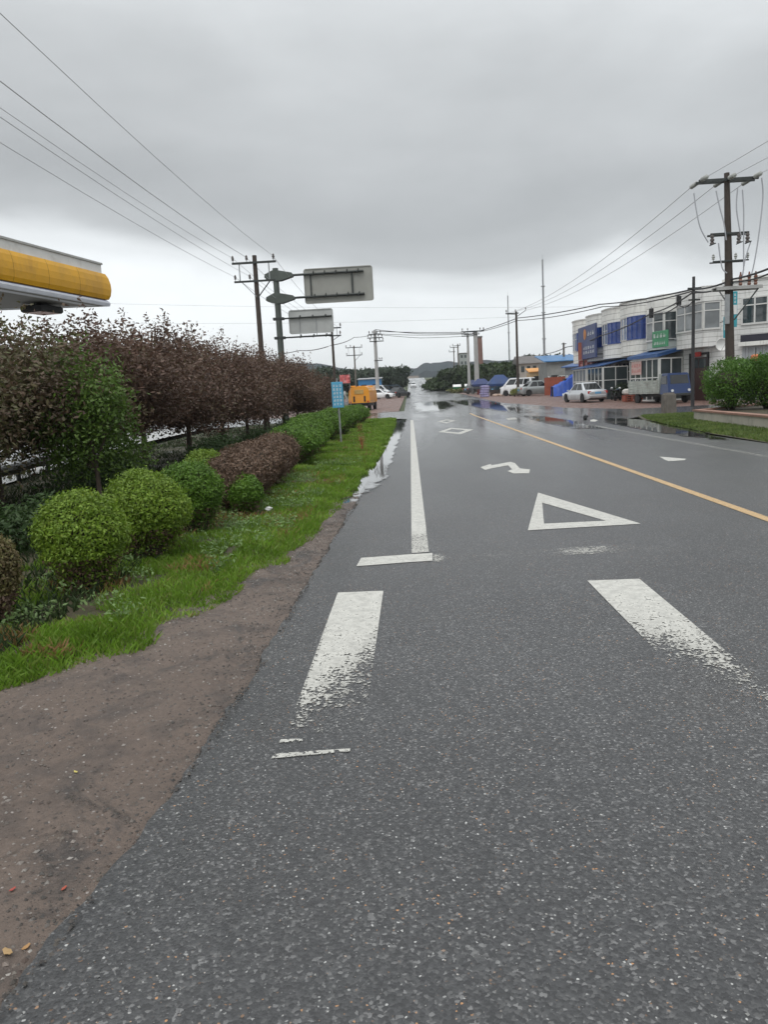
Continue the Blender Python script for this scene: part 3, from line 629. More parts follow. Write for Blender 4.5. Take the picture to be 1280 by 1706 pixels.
# grass blades
M_grass = leafmat('grass_blades', [(.18, .34, .03), (.24, .42, .04), (.13, .26, .02), (.28, .42, .07), (.20, .28, .06), (.32, .28, .10)], .45, 1.5, .35)
M_weed = leafmat('weed_leaves', [(.20, .31, .11), (.26, .38, .14), (.14, .24, .07)], .5, 2, .3)
M_dry = leafmat('dry_grass', [(.34, .20, .08), (.42, .27, .12), (.24, .14, .07)], .6, 2, .2)
def blades(name, X, Y, Z, hgt, wid, m, seed):
    r = np.random.default_rng(seed); n = len(X); a = r.random(n) * 6.283; hh = hgt * (.5 + .9 * r.random(n)); w = wid * (.6 + .8 * r.random(n)); ln = r.normal(size=(n, 2)) * .45 * hh[:, None]
    dx, dy = np.cos(a) * w, np.sin(a) * w
    V = np.stack([np.stack([X - dx, Y - dy, Z], 1), np.stack([X + dx, Y + dy, Z], 1), np.stack([X + dx * .7 + ln[:, 0] * .4, Y + dy * .7 + ln[:, 1] * .4, Z + hh * .6], 1), np.stack([X + ln[:, 0], Y + ln[:, 1], Z + hh], 1)], 1).reshape(-1, 3)
    return tag(npmesh(name, V, np.arange(4 * n).reshape(-1, 4), m, smooth=False), kind='stuff')
r = np.random.default_rng(77)
def sample(n, y0, y1, w, pw=1.6, edge=.04):
    Y = y0 + (y1 - y0) * r.random(n) ** pw; e = r.random(n) ** 1.2 * w; X = xg(Y) - e + edge * (vnoise(Y, Y * 0, .4, 21) - .3) * 6 * np.exp(-e * 4)
    return X, Y, e
X, Y, e = sample(190000, 3.2, 46, 2.3, 2.0); k = (vnoise(X, Y, .45, 12) > .30) | (e < .5); k &= ~((e > .75) & (vnoise(X, Y, .8, 13) > .62) & (r.random(len(X)) < .85)); X, Y = X[k], Y[k]
tag(blades('grass', X, Y, zverge(X, Y), (.035 + .03 * vnoise(X, Y, .5, 31)) * (1 + Y / 40), .0035 * (1 + Y / 9), M_grass, 3), 'bright green short grass along the dirt shoulder', 'grass')
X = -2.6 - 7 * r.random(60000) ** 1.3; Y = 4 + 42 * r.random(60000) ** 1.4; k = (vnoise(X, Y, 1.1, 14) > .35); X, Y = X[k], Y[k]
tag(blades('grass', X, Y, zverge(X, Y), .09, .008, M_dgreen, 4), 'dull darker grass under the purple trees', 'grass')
X, Y, e = sample(20000, 4.2, 18, 1.5, 1.3); X = X - .28; k = vnoise(X, Y, .40, 15) > .58; X, Y = X[k], Y[k]
P_ = np.stack([X, Y, zverge(X, Y) + .03 + .11 * r.random(len(X))], 1); V, Fc = leaves(P_, .026, .6, None, 8)
tag(npmesh('weeds', V, Fc, M_weed, smooth=False), 'pale broad-leaved weeds growing below the round bushes', 'weeds', kind='stuff')
X, Y, e = sample(26000, 4.5, 30, 1.6, 1.7); X = X - .25; k = vnoise(X, Y, .7, 16) > .66; X, Y = X[k], Y[k]
tag(blades('dry_grass', X, Y, zverge(X, Y), .07, .005, M_dry, 9), 'orange-brown dry grass tufts among the green verge', 'grass')
# right verge grass
n = 60000; Y = 12 + 21.5 * r.random(n); X = 7.7 + 4.3 * r.random(n)
lim = np.interp(Y, [-8, 16, 21, 26, 30, 33.2, 33.9], [7.74, 7.74, 7.95, 8.4, 9.0, 9.7, 11]); k = (X > lim + .05) & (X < np.interp(Y, [0, 20.7, 27.6, 28, 34], [8.9, 9.6, 10.1, 12, 12])) ; X, Y = X[k], Y[k]
tag(blades('grass', X, Y, hv(Y) + .01, .07, .012, leafmat('dull_grass', [(.12, .20, .04), (.16, .24, .05), (.20, .22, .08), (.09, .15, .03)], .5, 1.2, .3), 6), 'green grass strip below the low planter wall on the right', 'grass')

# low planter wall with big shrubs
pw = thing('planter', 'low pale rendered planter wall with reddish coping on the right', 'planter')
M_plast = mat('planter_render', (.40, .38, .32), .75, var=.2, scale=1.5, dirt=(.16, .15, .11), bmp=.004); M_cop = mat('coping', (.27, .15, .11), .7, var=.3, scale=3, bmp=.004); M_earth = mat('planter_earth', (.06, .05, .03), .9, var=.4, scale=3, bmp=.02)
A, B_, C_ = (10.10, 27.7), (9.0, 9.0), (24, 40)
def wallseg(mb, a, b, z0, z1, th):
    d = Vector((b[0] - a[0], b[1] - a[1])); d.normalize(); n_ = Vector((-d.y, d.x)) * th / 2
    return mb.prism([(a[0] + n_.x, a[1] + n_.y), (a[0] - n_.x, a[1] - n_.y), (b[0] - n_.x, b[1] - n_.y), (b[0] + n_.x, b[1] + n_.y)], z0, z1)
mb = MB(); wallseg(mb, A, B_, -.05, .33, .22); wallseg(mb, (A[0] + .12, A[1] + .02), C_, -.05, .329, .22); mb.build('wall', M_plast, pw)
mb = MB(); wallseg(mb, (A[0], A[1] + .05), B_, .333, .39, .30); wallseg(mb, (A[0] + .16, A[1] + .03), C_, .333, .389, .30); mb.build('coping', M_cop, pw)
mb = MB(); mb.prism([(A[0] + .1, A[1] - .1), (B_[0] + .1, B_[1]), (24, 9), (24, 39.6)], .0, .28); mb.build('earth_fill', M_earth, pw)
for k, (x, y, s, lab) in enumerate([(11.55, 28.3, 1.08, 'large dense green shrub at the left end of the planter'), (12.7, 28.0, 1.14, 'large dense green shrub in the planter, second from its left end'), (13.2, 26.4, 1.10, 'large dense green shrub in the planter below the transformer pole'), (13.9, 24.8, 1.05, 'large dense green shrub in the planter at the right edge of the view')]):
    t_ = thing('shrub', lab, 'shrub', (x, y, .25), 0, 'shrubs in the planter'); r_ = random.Random(k + 60)
    lb = [(0, 0, 1.05 * s, .98, .95, .68 * s), (0, 0, .6, .85, .8, .5)] + [(r_.uniform(-.6, .6), r_.uniform(-.6, .6), r_.uniform(.75, 1.45) * s, .5, .5, .38) for _ in range(9)]
    r2 = np.random.default_rng(k + 5); P_, O = lobes_pts(lb, 26000, r2, .82, .14); P_ = P_[P_[:, 2] > .14]; V, Fc = leaves(P_, .05, .5, None, 4); npmesh('foliage', V, Fc, M_rbush, smooth=False, parent=t_)
    mb = MB()
    for q in range(18):
        a = r_.uniform(0, 6.28); d = r_.uniform(.2, .75); mb.tube([(r_.uniform(-.1, .1), r_.uniform(-.1, .1), -.05), (d * .5 * math.cos(a), d * .5 * math.sin(a), .5), (d * math.cos(a), d * math.sin(a), 1.1)], [.03, .02, .008], 5)
    mb.lathe([(.05, .45), (.62, .6), (.72, 1.0), (.5, 1.35), (.05, 1.45)], n=14); mb.build('branches', M_twig, t_)

# ================================================================== HILLS AND FAR BANK
M_hill = mat('hill_forest', (.012, .022, .028), .9, var=.3, scale=.02)
hp = [(300, 600), (520, 606), (560, 612), (600, 616), (640, 614), (694, 613), (702, 607), (712, 604), (760, 603), (800, 601), (860, 599), (905, 598), (1000, 602), (1280, 596), (1500, 600)]
pts = [P(px, py, 850) for px, py in hp]; hx = [-1400] + [p[0] for p in pts] + [1400]; hz = [30] + [p[2] for p in pts] + [34]
xs = np.linspace(-1300, 1300, 700); V = []
for row, (yy_, k) in enumerate([(820, 0), (830, .72), (850, 1), (900, 1.05), (1100, .9)]):
    z = np.interp(xs, hx, hz) * k + (vnoise(xs, xs * 0 + row, 9, 2) - .5) * 2.4 * (k > 0) + (vnoise(xs, xs * 0, 3.1, 5) - .5) * 1.2 * (k > 0)
    V.append(np.stack([xs, np.full_like(xs, yy_), z if k else z * 0 - 4], 1))
V = np.concatenate(V); nx = len(xs); i = (np.arange(4)[:, None] * nx + np.arange(nx - 1)[None]).ravel()
tag(npmesh('hills', V, np.stack([i, i + 1, i + nx + 1, i + nx], 1), M_hill, smooth=False), kind='structure')
M_bank = mat('pale_earth', (.17, .145, .125), .9, var=.2, scale=.3)
mb = MB(); a, b = P(676, 627, 470), P(698, 626, 470); mb.prismx([(0, 6), (6, a[2]), (14, a[2]), (20, 5)], a[0], b[0]); o = mb.build('earth_bank', M_bank); o.location.y = 462; tag(o, kind='structure')

# ================================================================== MATERIALS FOR OBJECTS
M_pole = mat('weathered_concrete', (.15, .13, .11), .85, var=.25, scale=2.2, bmp=.004)
M_dpole = mat('dark_wood_pole', (.055, .042, .034), .85, var=.3, scale=4)
M_lpole = mat('pale_concrete', (.38, .38, .37), .8, var=.15, scale=1.5)
M_steel = mat('dark_steel', (.055, .06, .058), .5, .6, var=.25, scale=5)
M_galv = mat('galvanised_steel', (.33, .34, .35), .45, .6, var=.2, scale=5)
M_green_steel = mat('grey_green_steel', (.075, .088, .078), .55, .2, var=.25, scale=2)
M_signback = mat('sign_back', (.30, .30, .275), .6, .15, var=.12, scale=.8, dirt=(.22, .21, .19))
M_signback2 = mat('sign_back_pale', (.42, .43, .42), .5, .2, var=.16, scale=.9)
M_ins = mat('brown_porcelain', (.10, .085, .08), .3, var=.2)
M_wins = mat('pale_porcelain', (.32, .33, .31), .3, var=.2)
M_wire = mat('cable_black', (.03, .03, .032), .6, var=.1)
M_wireg = mat('cable_grey', (.46, .465, .47), .6, var=.1)
M_jump = mat('jumper_lead', (.38, .39, .42), .6, var=.1)
M_white = mat('white_paint_panel', (.72, .72, .70), .5, var=.06, scale=1.5, dirt=(.5, .49, .46))
M_yellow = mat('yellow_fascia', (.74, .38, .010), .42, var=.10, scale=.7, spec=.5, dirt=(.45, .23, .03))
M_lip = mat('canopy_lip', (.60, .62, .68), .45, var=.08)
M_soffit = mat('canopy_soffit', (.17, .165, .15), .6, var=.1)
M_black = mat('black_plastic', (.015, .015, .016), .5, var=.2)
M_rubber = mat('tyre_rubber', (.02, .02, .021), .85, var=.2, scale=8)
M_alloy = mat('wheel_alloy', (.42, .42, .43), .35, .7, var=.15, scale=8)
def glassmat(name, col, rough=.06):
    m, t, b = newmat(name); n = noise(t, .9, 3, .5, objvec(t)); c = mixc(t, maprange(t, n, .35, .65), tuple(x * .6 for x in col), col)
    t.links.new(c, b.inputs['Base Color']); b.inputs['Roughness'].default_value = rough; b.inputs['Specular IOR Level'].default_value = .8; return m
M_glass = glassmat('window_glass', (.05, .065, .07)); M_cglass = glassmat('car_glass', (.018, .022, .025)); M_bglass = glassmat('blue_glass', (.012, .05, .27), .25); M_pglass = glassmat('curtained_glass', (.26, .28, .29), .15)
M_lbglass = glassmat('pale_blue_glass', (.13, .19, .34), .15); M_bframe = mat('blue_window_frame', (.03, .07, .27), .4, var=.1)
M_frame = mat('white_window_frame', (.62, .62, .60), .5, var=.08)
M_red = mat('red_lamp', (.45, .03, .02), .3, var=.1)
M_clear = mat('lamp_clear', (.75, .76, .76), .2, var=.05)

# ================================================================== WIRES AND POLES
def wire(label, a, b, sag, r=.011, m=M_wireg, group=None, name='cable', n=14, cat='cable'):
    pts = []
    for k in range(n + 1):
        f = k / n; pts.append((a[0] + (b[0] - a[0]) * f, a[1] + (b[1] - a[1]) * f, a[2] + (b[2] - a[2]) * f - sag * 4 * f * (1 - f)))
    mb = MB(); mb.tube(pts, r, 5); o = mb.build(name, m, smooth=True); return tag(o, label, cat, group)
def polyline(label, pts, r, m=M_wire, group=None, sag=.25, name='cable'):
    P3 = []
    for a, b in zip(pts[:-1], pts[1:]):
        for k in range(8):
            f = k / 8; P3.append((a[0] + (b[0] - a[0]) * f, a[1] + (b[1] - a[1]) * f, a[2] + (b[2] - a[2]) * f - sag * 4 * f * (1 - f)))
    P3.append(pts[-1]); mb = MB(); mb.tube(P3, r, 6); return tag(mb.build(name, m, smooth=True), label, 'cable', group)
def insulator(parent, p, m, s=1.0):
    mb = MB(); mb.lathe([(.012 * s, -.02), (.012 * s, .06 * s), (.055 * s, .08 * s), (.035 * s, .12 * s), (.065 * s, .15 * s), (.035 * s, .19 * s), (.05 * s, .22 * s), (.01, .27 * s)], c=p, n=10); return mb.build('insulator', m, parent, smooth=True)
def pole(label, X, Y, ztop, r0, r1, arms, m=M_pole, group=None, lean=0.0, name='utility_pole', cat='utility pole', base=None, bz=None):
    """arms: (z, x_left, x_right, [insulator x...], scale) relative to the pole axis"""
    z0 = h(Y) if bz is None else bz; t_ = thing(name, label, cat, (X, Y, z0), 0, group); H_ = ztop - z0
    mb = MB(); mb.tube([(0, 0, -.3), (lean * .5, 0, H_ * .5), (lean, 0, H_)], [r0, (r0 + r1) / 2, r1], 12); mb.build('shaft', m, t_, smooth=True)
    for (z, xl, xr, ins, s) in arms:
        zz_ = z - z0; cx = lean * zz_ / H_; mb = MB(); mb.obox((cx + (xl + xr) / 2, -r1 - .04 * s, zz_), xr - xl, .07 * s, .08 * s); a_ = mb.build('crossarm', M_steel, t_)
        for ix in ins: insulator(a_, (cx + ix, -r1 - .04 * s, zz_ + .04 * s), M_ins, s)
    return t_
def brace(t_, a, b, r=.025, m=M_steel): mb = MB(); mb.tube([a, b], r, 6); return mb.build('brace', m, t_)

LG = 'utility poles'
p1 = pole('dark utility pole with double crossarm rising behind the plum trees, beside the road signs', -7.51, 40, 8.72, .16, .11, [(8.35, -1.13, 1.10, [-1.08, -.38, .98], 1.25), (7.45, -1.08, 1.02, [-1.02, -.28], 1.15)], M_dpole)
z0 = h(40)
for x_ in (-.78, .72): brace(p1, (x_, -.15, 7.45 - z0), (x_, -.15, 8.35 - z0), .03, M_galv)
brace(p1, (.72, -.12, 7.42 - z0), (.02, -.12, 6.6 - z0), .03); brace(p1, (-.7, -.12, 7.42 - z0), (-.02, -.12, 6.7 - z0), .02, M_galv)
p2 = pole('slender dark pole with side arms standing just left of the light blue sign', P(556, 600, 62)[0], 62, P(549, 545, 62)[2], .13, .09, [(P(549, 547, 62)[2], -.15, .75, [.7], 1.2), (P(549, 560, 62)[2], -.2, .72, [.66], 1.2)], M_dpole)
zb = h(62); brace(p2, (.62, -.1, P(0, 0, 1)[2] * 0 + P(549, 560, 62)[2] - zb), (0, -.1, P(549, 568, 62)[2] - zb), .025)
brace(p2, (.40, -.13, P(549, 560, 62)[2] - zb), (.40, -.13, P(549, 547, 62)[2] - zb), .02)
def xat(px, py, Y): return P(px, py, Y)[0]
def zat(px, py, Y): return P(px, py, Y)[2]
p3 = pole('small distant concrete pole with paired crossarms above the blue shed', xat(591, 600, 140), 140, zat(590, 576, 140), .17, .12, [(zat(590, 579, 140), -1.5, 1.5, [-1.4, -.6, 1.4], 1.6), (zat(590, 592, 140), -1.45, 1.45, [-1.35, 1.35], 1.6)], M_pole)
for x_ in (-1.0, 1.0): brace(p3, (x_, -.2, zat(590, 592, 140) - h(140)), (x_, -.2, zat(590, 579, 140) - h(140)), .03, M_galv)
brace(p3, (1.1, -.2, zat(590, 592, 140) - h(140)), (0, -.2, zat(590, 602, 140) - h(140)), .035)
YP = 112
p4 = pole('thick pale concrete pole with a cluster of crossarms left of the far road', xat(627, 600, YP), YP, zat(624, 550, YP), .30, .20, [(zat(624, 557, YP), -.9, .9, [-.8, -.3, .3, .8], 1.6), (zat(624, 563, YP), -1.1, 1.1, [-1, -.5, .5, 1], 1.6), (zat(624, 569, YP), -.8, 1.2, [-.7, .6, 1.1], 1.6), (zat(626, 601, YP), -.3, .9, [.5, .8], 1.4)], M_lpole)
p5 = pole('thick white concrete pole, right one of the pair beside the dark trees', xat(794, 600, 120), 120, zat(792, 551, 120), .40, .30, [(zat(790, 552, 120), -2.2, 1.3, [-2.0, -1.2, .7, 1.2], 1.7), (zat(790, 557, 120), -1.8, .6, [-1.7], 1.6)], M_lpole)
p6 = pole('thinner white concrete pole, left one of the pair beside the dark trees', xat(781, 600, 118), 118, zat(779, 558, 118), .24, .17, [(zat(779, 560, 118), -.9, .9, [-.8, .8], 1.6)], M_lpole)
p7 = pole('thin far pole left of the white concrete pair', xat(757, 600, 190), 190, zat(756, 578, 190), .16, .11, [(zat(756, 579, 190), -.9, 1.2, [-.8, 1.1], 1.6), (zat(756, 586, 190), -1.2, .3, [-1.1], 1.5)], M_pole)
p8 = pole('thin far pole touching the grey tower block', xat(764, 600, 185), 185, zat(763, 573, 185), .2, .14, [(zat(763, 576, 185), -1.3, .6, [-1.2, .5], 1.6)], M_pole)
p9 = pole('brown utility pole with splayed top arms between the two tall masts', xat(862, 580, 88), 88, zat(861, 519, 88), .16, .11, [(zat(861, 522, 88), -1.2, .25, [-1.1, -.1], 1.4)], M_dpole)
zz0 = h(88); brace(p9, (0, 0, zat(861, 528, 88) - zz0), (1.05, 0, zat(876, 517, 88) - zz0), .04); brace(p9, (0, 0, zat(861, 524, 88) - zz0), (-1.1, 0, zat(846, 523, 88) - zz0), .03); insulator(p9, (1.05, 0, zat(876, 517, 88) - zz0), M_ins, 1.3)
def mast(label, px, pyt, Y, r0, r1):
    X = xat(px, 590, Y); t_ = thing('mast', label, 'mast', (X, Y, h(Y))); z1 = zat(px, pyt, Y) - h(Y); mb = MB()
    for k in range(5): mb.tube([(0, 0, z1 * k / 5 * .96 - (.2 if k == 0 else 0)), (0, 0, z1 * (k + 1) / 5 * .96)], r0 + (r1 - r0) * k / 5, 8)
    mb.build('shaft', M_galv, t_, smooth=True)
    for k in range(1, 5): mb = MB(); mb.lathe([(r0 * 1.5, -.06), (r0 * 1.5, .06)], c=(0, 0, z1 * k / 5 * .96), n=8); mb.build('flange', M_galv, t_)
    mb = MB(); mb.tube([(0, 0, z1 * .955), (0, 0, z1)], .02, 5); mb.build('lightning_rod', M_galv, t_); return t_
mast('tall slender grey mast reaching highest, left of the blue-signed shops', 907.5, 423, 112, .19, .10)
mast('thin pale mast, shorter and farther than the tall one', 849, 486, 160, .16, .09)
p10 = pole('black slim pole carrying cables in front of the white tiled shops', 16.3, 42.5, zat(1155, 461, 42.5), .10, .075, [(zat(1155, 481, 42.5), -.35, .35, [], 1.2), (zat(1155, 500, 42.5), -.3, .3, [], 1.0)], M_wire)
p10.location.x = xat(1156, 540, 42.5)
pole('short grey pole behind the blue roofed shed', xat(940, 590, 96), 96, zat(939, 571, 96), .16, .12, [(zat(939, 573, 96), -.3, .3, [], 1)], M_pole)

# main transformer pole on the right
MX, MY = 15.40, 38.0; mz = h(MY)
mp_ = thing('transformer_pole', 'tall brown pole with insulators and switchgear behind the planter shrubs', 'utility pole', (MX, MY, mz))
lx = lambda z: -.30 * (z - 2.2) / 8.5
mb = MB(); mb.tube([(0.06, 0, -.3), (lx(6), 0, 6), (lx(10.75), 0, 10.75)], [.235, .18, .12], 14); mb.build('shaft', M_dpole, mp_, smooth=True)
def armb(z, xl, xr, s=1.0, m=M_steel, dy=-.2): mb = MB(); mb.obox(((xl + xr) / 2, dy, z), xr - xl, .08 * s, .09 * s); mb.obox(((xl + xr) / 2, -dy, z), xr - xl, .05 * s, .09 * s); return mb.build('crossarm', m, mp_)
def dead_end(p, d, n=4, s=1.0):
    d = Vector(d).normalized(); mb = MB(); pr = []; tt = 0
    pts = [Vector(p)]; rd = [.02]
    for k in range(n):
        for rr_, st in ((.03, .02), (.085 * s, .03), (.085 * s, .03), (.03, .03)): tt += st * 1.3; pts.append(Vector(p) + d * tt); rd.append(rr_)
    mb.tube(pts, rd, 10); return tuple(Vector(p) + d * tt), mb
a_top = armb(10.42, -1.45 + lx(10.4) + .1, 1.25 + lx(10.4) + .1, 1.3)
FWD = {}
for ix, nm in ((-1.25, 'a'), (-.15, 'b'), (1.15, 'c')):
    X0 = ix + lx(10.4)
    for sy, k in ((1, 'far'), (-1, 'near')):
        e, m_ = dead_end((X0 + (.15 if k == 'near' and nm == 'b' else 0), .25 * sy, 10.46), (-.18 if sy > 0 else .05, sy, -.10 if sy > 0 else -.02), 4, 1.25); m_.build('insulator', M_wins, a_top, smooth=True)
        FWD[nm + k] = (e[0] + MX, e[1] + MY, e[2] + mz)
a_mid = armb(8.03, -.88 + lx(8), .88 + lx(8), 1.0)
SW = []
for ix in (-.82, .40, .80):
    mb = MB(); mb.lathe([(.03, .05), (.03, -.02), (.09, -.05), (.09, -.12), (.05, -.15), (.10, -.20), (.10, -.27), (.05, -.3), (.1, -.35), (.1, -.42), (.03, -.45)], c=(ix + lx(8), -.25, 8.0), n=10); sw = mb.build('switch', M_ins, a_mid, smooth=True)
    mb = MB(); mb.obox((ix + lx(8), -.32, 7.56), .30, .05, .05, 0, 0, -.35); mb.build('blade', M_steel, mp_); SW.append((ix + lx(8), -.32, 7.55))
a_low = armb(6.8, -.80 + lx(6.8), .85 + lx(6.8), .7)
for ix in (-.78, .25, .80): insulator(a_low, (ix + lx(6.8), -.2, 6.8), M_wins, 1.3)
a_tr = mb = MB(); mb.obox((.25, -.30, 5.55), 2.1, .12, .14); mb.obox((.25, .30, 5.55), 2.1, .12, .14); mb.obox((.25, 0, 5.62), 2.1, .5, .05); pf = mb.build('platform', M_lpole, mp_)
for ix in (.45, .85, 1.15): mb = MB(); mb.lathe([(.06, 0), (.09, .08), (.06, .14), (.10, .22), (.06, .3), (.09, .38), (.05, .5), (.03, .62)], c=(ix - .1, -.15, 5.65), n=10); mb.build('bushing', mat('rust_porcelain', (.16, .07, .045), .4, var=.2), pf, smooth=True)
brace(mp_, (1.15, -.25, 5.5), (.1, -.1, 4.1), .035); brace(mp_, (-.7, -.25, 5.5), (-.05, -.1, 4.6), .03, M_galv)
mb = MB(); mb.obox((-.30, -.28, 4.6), .22, .06, 1.35); mb.build('conduit', M_galv, mp_)
# pale looping jumper leads down the pole
def jumper(pts, k):
    P3 = []; pts = [Vector(p) for p in pts]
    for i_ in range(len(pts) - 1):
        p0, p1_, p2_, p3_ = pts[max(0, i_ - 1)], pts[i_], pts[i_ + 1], pts[min(len(pts) - 1, i_ + 2)]
        for j in range(6):
            t = j / 6; P3.append(.5 * ((2 * p1_) + (-p0 + p2_) * t + (2 * p0 - 5 * p1_ + 4 * p2_ - p3_) * t * t + (-p0 + 3 * p1_ - 3 * p2_ + p3_) * t ** 3))
    P3.append(pts[-1]); mb = MB(); mb.tube(P3, .028, 6); mb.build('jumper_lead', M_jump, mp_, smooth=True)
loc = lambda px, py, dy=-.3: tuple(Vector(P(px, py, MY + dy)) - Vector((MX, MY, mz)))
jumper([loc(1157, 322), loc(1161, 350), loc(1168, 380), loc(1181, 404)], 0); jumper([loc(1194, 318), loc(1200, 345), loc(1207, 372), loc(1211, 400)], 1)
jumper([loc(1230, 314), loc(1228, 345), loc(1232, 375), loc(1236, 395)], 2); jumper([loc(1238, 316), loc(1240, 350), loc(1240, 385), loc(1240, 450)], 3)
jumper([loc(1270, 296), loc(1272, 330), loc(1264, 400), loc(1255, 450), loc(1250, 458)], 4); jumper([loc(1198, 405), loc(1201, 430), loc(1205, 448), loc(1212, 455)], 5); jumper([loc(1252, 402), loc(1243, 430), loc(1238, 460)], 6)

# overhead lines, left side: pole line parallel to the road
GL = 'wires of the left pole line'
for k, (ix, z, nm) in enumerate([(-1.08, 8.65, 'outermost left wire from the upper crossarm'), (-.38, 8.65, 'middle wire from the upper crossarm'), (.98, 8.65, 'right wire from the upper crossarm'), (-1.02, 7.72, 'outer left wire from the lower crossarm'), (-.28, 7.72, 'inner wire from the lower crossarm')]):
    wire('thin grey power line sweeping overhead, ' + nm, (-7.55 + ix, 39.85, z), (-7.3 + ix, -12, z + .2), .75 if z > 8 else .62, .0075 if k != 1 else .011, M_wireg, GL)
    wire('thin line onward from the double-armed pole, ' + nm.split(' from')[0] + (', upper set' if z > 8 else ', lower set'), (-7.55 + ix, 39.85, z), (p2.location.x + .2 + ix * .3, 62, zat(549, 546 if z > 8 else 558, 62)), .3, .010, M_wireg, 'thin wires between the left poles')
for nm, ex, lab in (('afar', (846, 522), 'upper left thin wire from the transformer pole down to the brown pole'), ('bfar', (862, 518), 'middle thin wire from the transformer pole down to the brown pole'), ('cfar', (876, 517), 'lower right thin wire from the transformer pole down to the brown pole')):
    wire(lab, FWD[nm], P(*ex, 88), .9, .016, M_wireg, 'wires from transformer pole to the brown pole')
for nm, lab in (('anear', 'leftmost thin wire leaving the transformer pole top toward the right edge'), ('bnear', 'middle thin wire leaving the transformer pole top toward the right edge'), ('cnear', 'rightmost thin wire leaving the transformer pole top toward the right edge')):
    a = FWD[nm]; wire(lab, a, (a[0] + .5, -8, a[2] + .3), .7, .013, M_wireg, 'wires leaving the transformer pole')
C1 = [P(1330, 425, 30), P(1222, 465, 37.7), P(1155, 482, 42.4), P(1000, 507, 64), P(862, 530, 88), P(792, 553, 118), P(628, 552, 112)]
polyline('thick black cable strung across from the shops over the road', C1, .045, M_wire, sag=.12)
polyline('second black cable strung just below the thick one over the road', [P(1330, 431, 30), P(1222, 470, 37.7), P(1155, 485, 42.4), P(1005, 511, 64), P(862, 534, 88), P(781, 556, 118), P(628, 556, 112)], .035, M_wire, sag=.2)
polyline('black service cable sagging along the shop fronts to the blue sign', [P(1222, 472, 37.7), P(1155, 487, 42.4), P(1086, 522, 52), P(1000, 560, 62), P(945, 578, 80), P(905, 590, 100)], .040, M_wire, sag=.15)
polyline('short black cable looping from the slim pole along the tiled facade', [P(1155, 502, 42.4), P(1132, 508, 45), P(1085, 524, 52)], .03, M_wire, sag=.2)
polyline('dark cable drooping left from the thick pale pole behind the plum trees', [P(628, 555, 112), P(590, 562, 100), P(553, 575, 62), P(500, 584, 75), P(380, 600, 90)], .035, M_wire, sag=.15)
polyline('upper of two dark cables spanning between the pale poles over the far road', [P(625, 549, 112), P(700, 556, 115), P(781, 555, 118)], .045, M_wire, sag=.05)
polyline('lower of two dark cables spanning between the pale poles over the far road', [P(628, 557, 112), P(700, 563, 115), P(775, 560, 118)], .035, M_wire, sag=.05)
wire('very thin grey wire crossing low in the sky behind the road signs, upper', P(-60, 498, 150), P(1150, 508, 150), 1.0, .022, M_wireg, 'far thin wires crossing the view')
wire('very thin grey wire crossing low in the sky behind the road signs, lower', P(-60, 532, 150), P(860, 528, 150), 1.0, .022, M_wireg, 'far thin wires crossing the view')
for lab, px, py, Y, s in (('black cable junction box hanging higher on the cable by the green sign', 1132, 499, 46, .30), ('black cable junction box hanging lower on the cable by the blue windows', 1086, 520, 52, .34)):
    p = P(px, py, Y); t_ = thing('junction_box', lab, 'cable box', p, -.9); mb = MB(); mb.box(-s * .35, s * .35, -.12, .12, -s * 1.1, s * .7, .03); mb.build('case', M_black, t_); mb = MB(); mb.tube([(0, 0, s * .65), (0, 0, s * .95)], .02, 6); mb.build('hook', M_steel, t_)

# ================================================================== CANTILEVER ROAD SIGN SEEN FROM BEHIND
gs = thing('road_sign', 'twin road signs seen from behind on one green-grey cantilever column', 'road sign', (-7.31, 45, h(45)))
mb = MB(); mb.tube([(0, 0, -.1), (0, 0, 8.85)], [.20, .165], 20); mb.build('column', M_green_steel, gs, smooth=True)
mb = MB(); mb.lathe([(.30, 0), (.30, .04)], n=12); mb.build('base_plate', M_green_steel, gs)
def flare(z):
    t2 = MB(); pl = [(-.62, -.02), (-.60, .10), (-.16, .30), (.12, .30), (.95, .12), (1.0, -.02)]; lo = [(-.62, -.10), (-.1, -.28), (.3, -.28), (1.0, -.08)]
    for yy_ in (-.22, .19):
        n = len(pl); V = [(a, yy_, z + b) for a, b in pl + lo[::-1]] + [(a, yy_ + .03, z + b) for a, b in pl + lo[::-1]]; m_ = n + len(lo)
        t2.add(V, [tuple(range(m_)), tuple(range(2 * m_ - 1, m_ - 1, -1))] + [(k, (k + 1) % m_, (k + 1) % m_ + m_, k + m_) for k in range(m_)])
    t2.box(-.60, 1.0, -.185, .185, z - .07, z + .03); t2.build('bracket', M_green_steel, gs)
flare(8.42); flare(7.17)
def arm_(z, x1, r=.055): mb = MB(); mb.tube([(.1, 0, z), (x1, 0, z + .02)], r, 10); mb.build('arm', M_steel, gs, smooth=True)
for z, x1 in ((8.42, 5.0), (7.17, 5.0)): arm_(z, x1, .065)
for z, x1 in ((6.05, 3.05), (4.98, 3.05)): arm_(z, x1, .045)
for z in (6.05, 4.98):
    mb = MB(); mb.obox((0, 0, z), .62, .36, .14); mb.build('clamp', M_steel, gs)
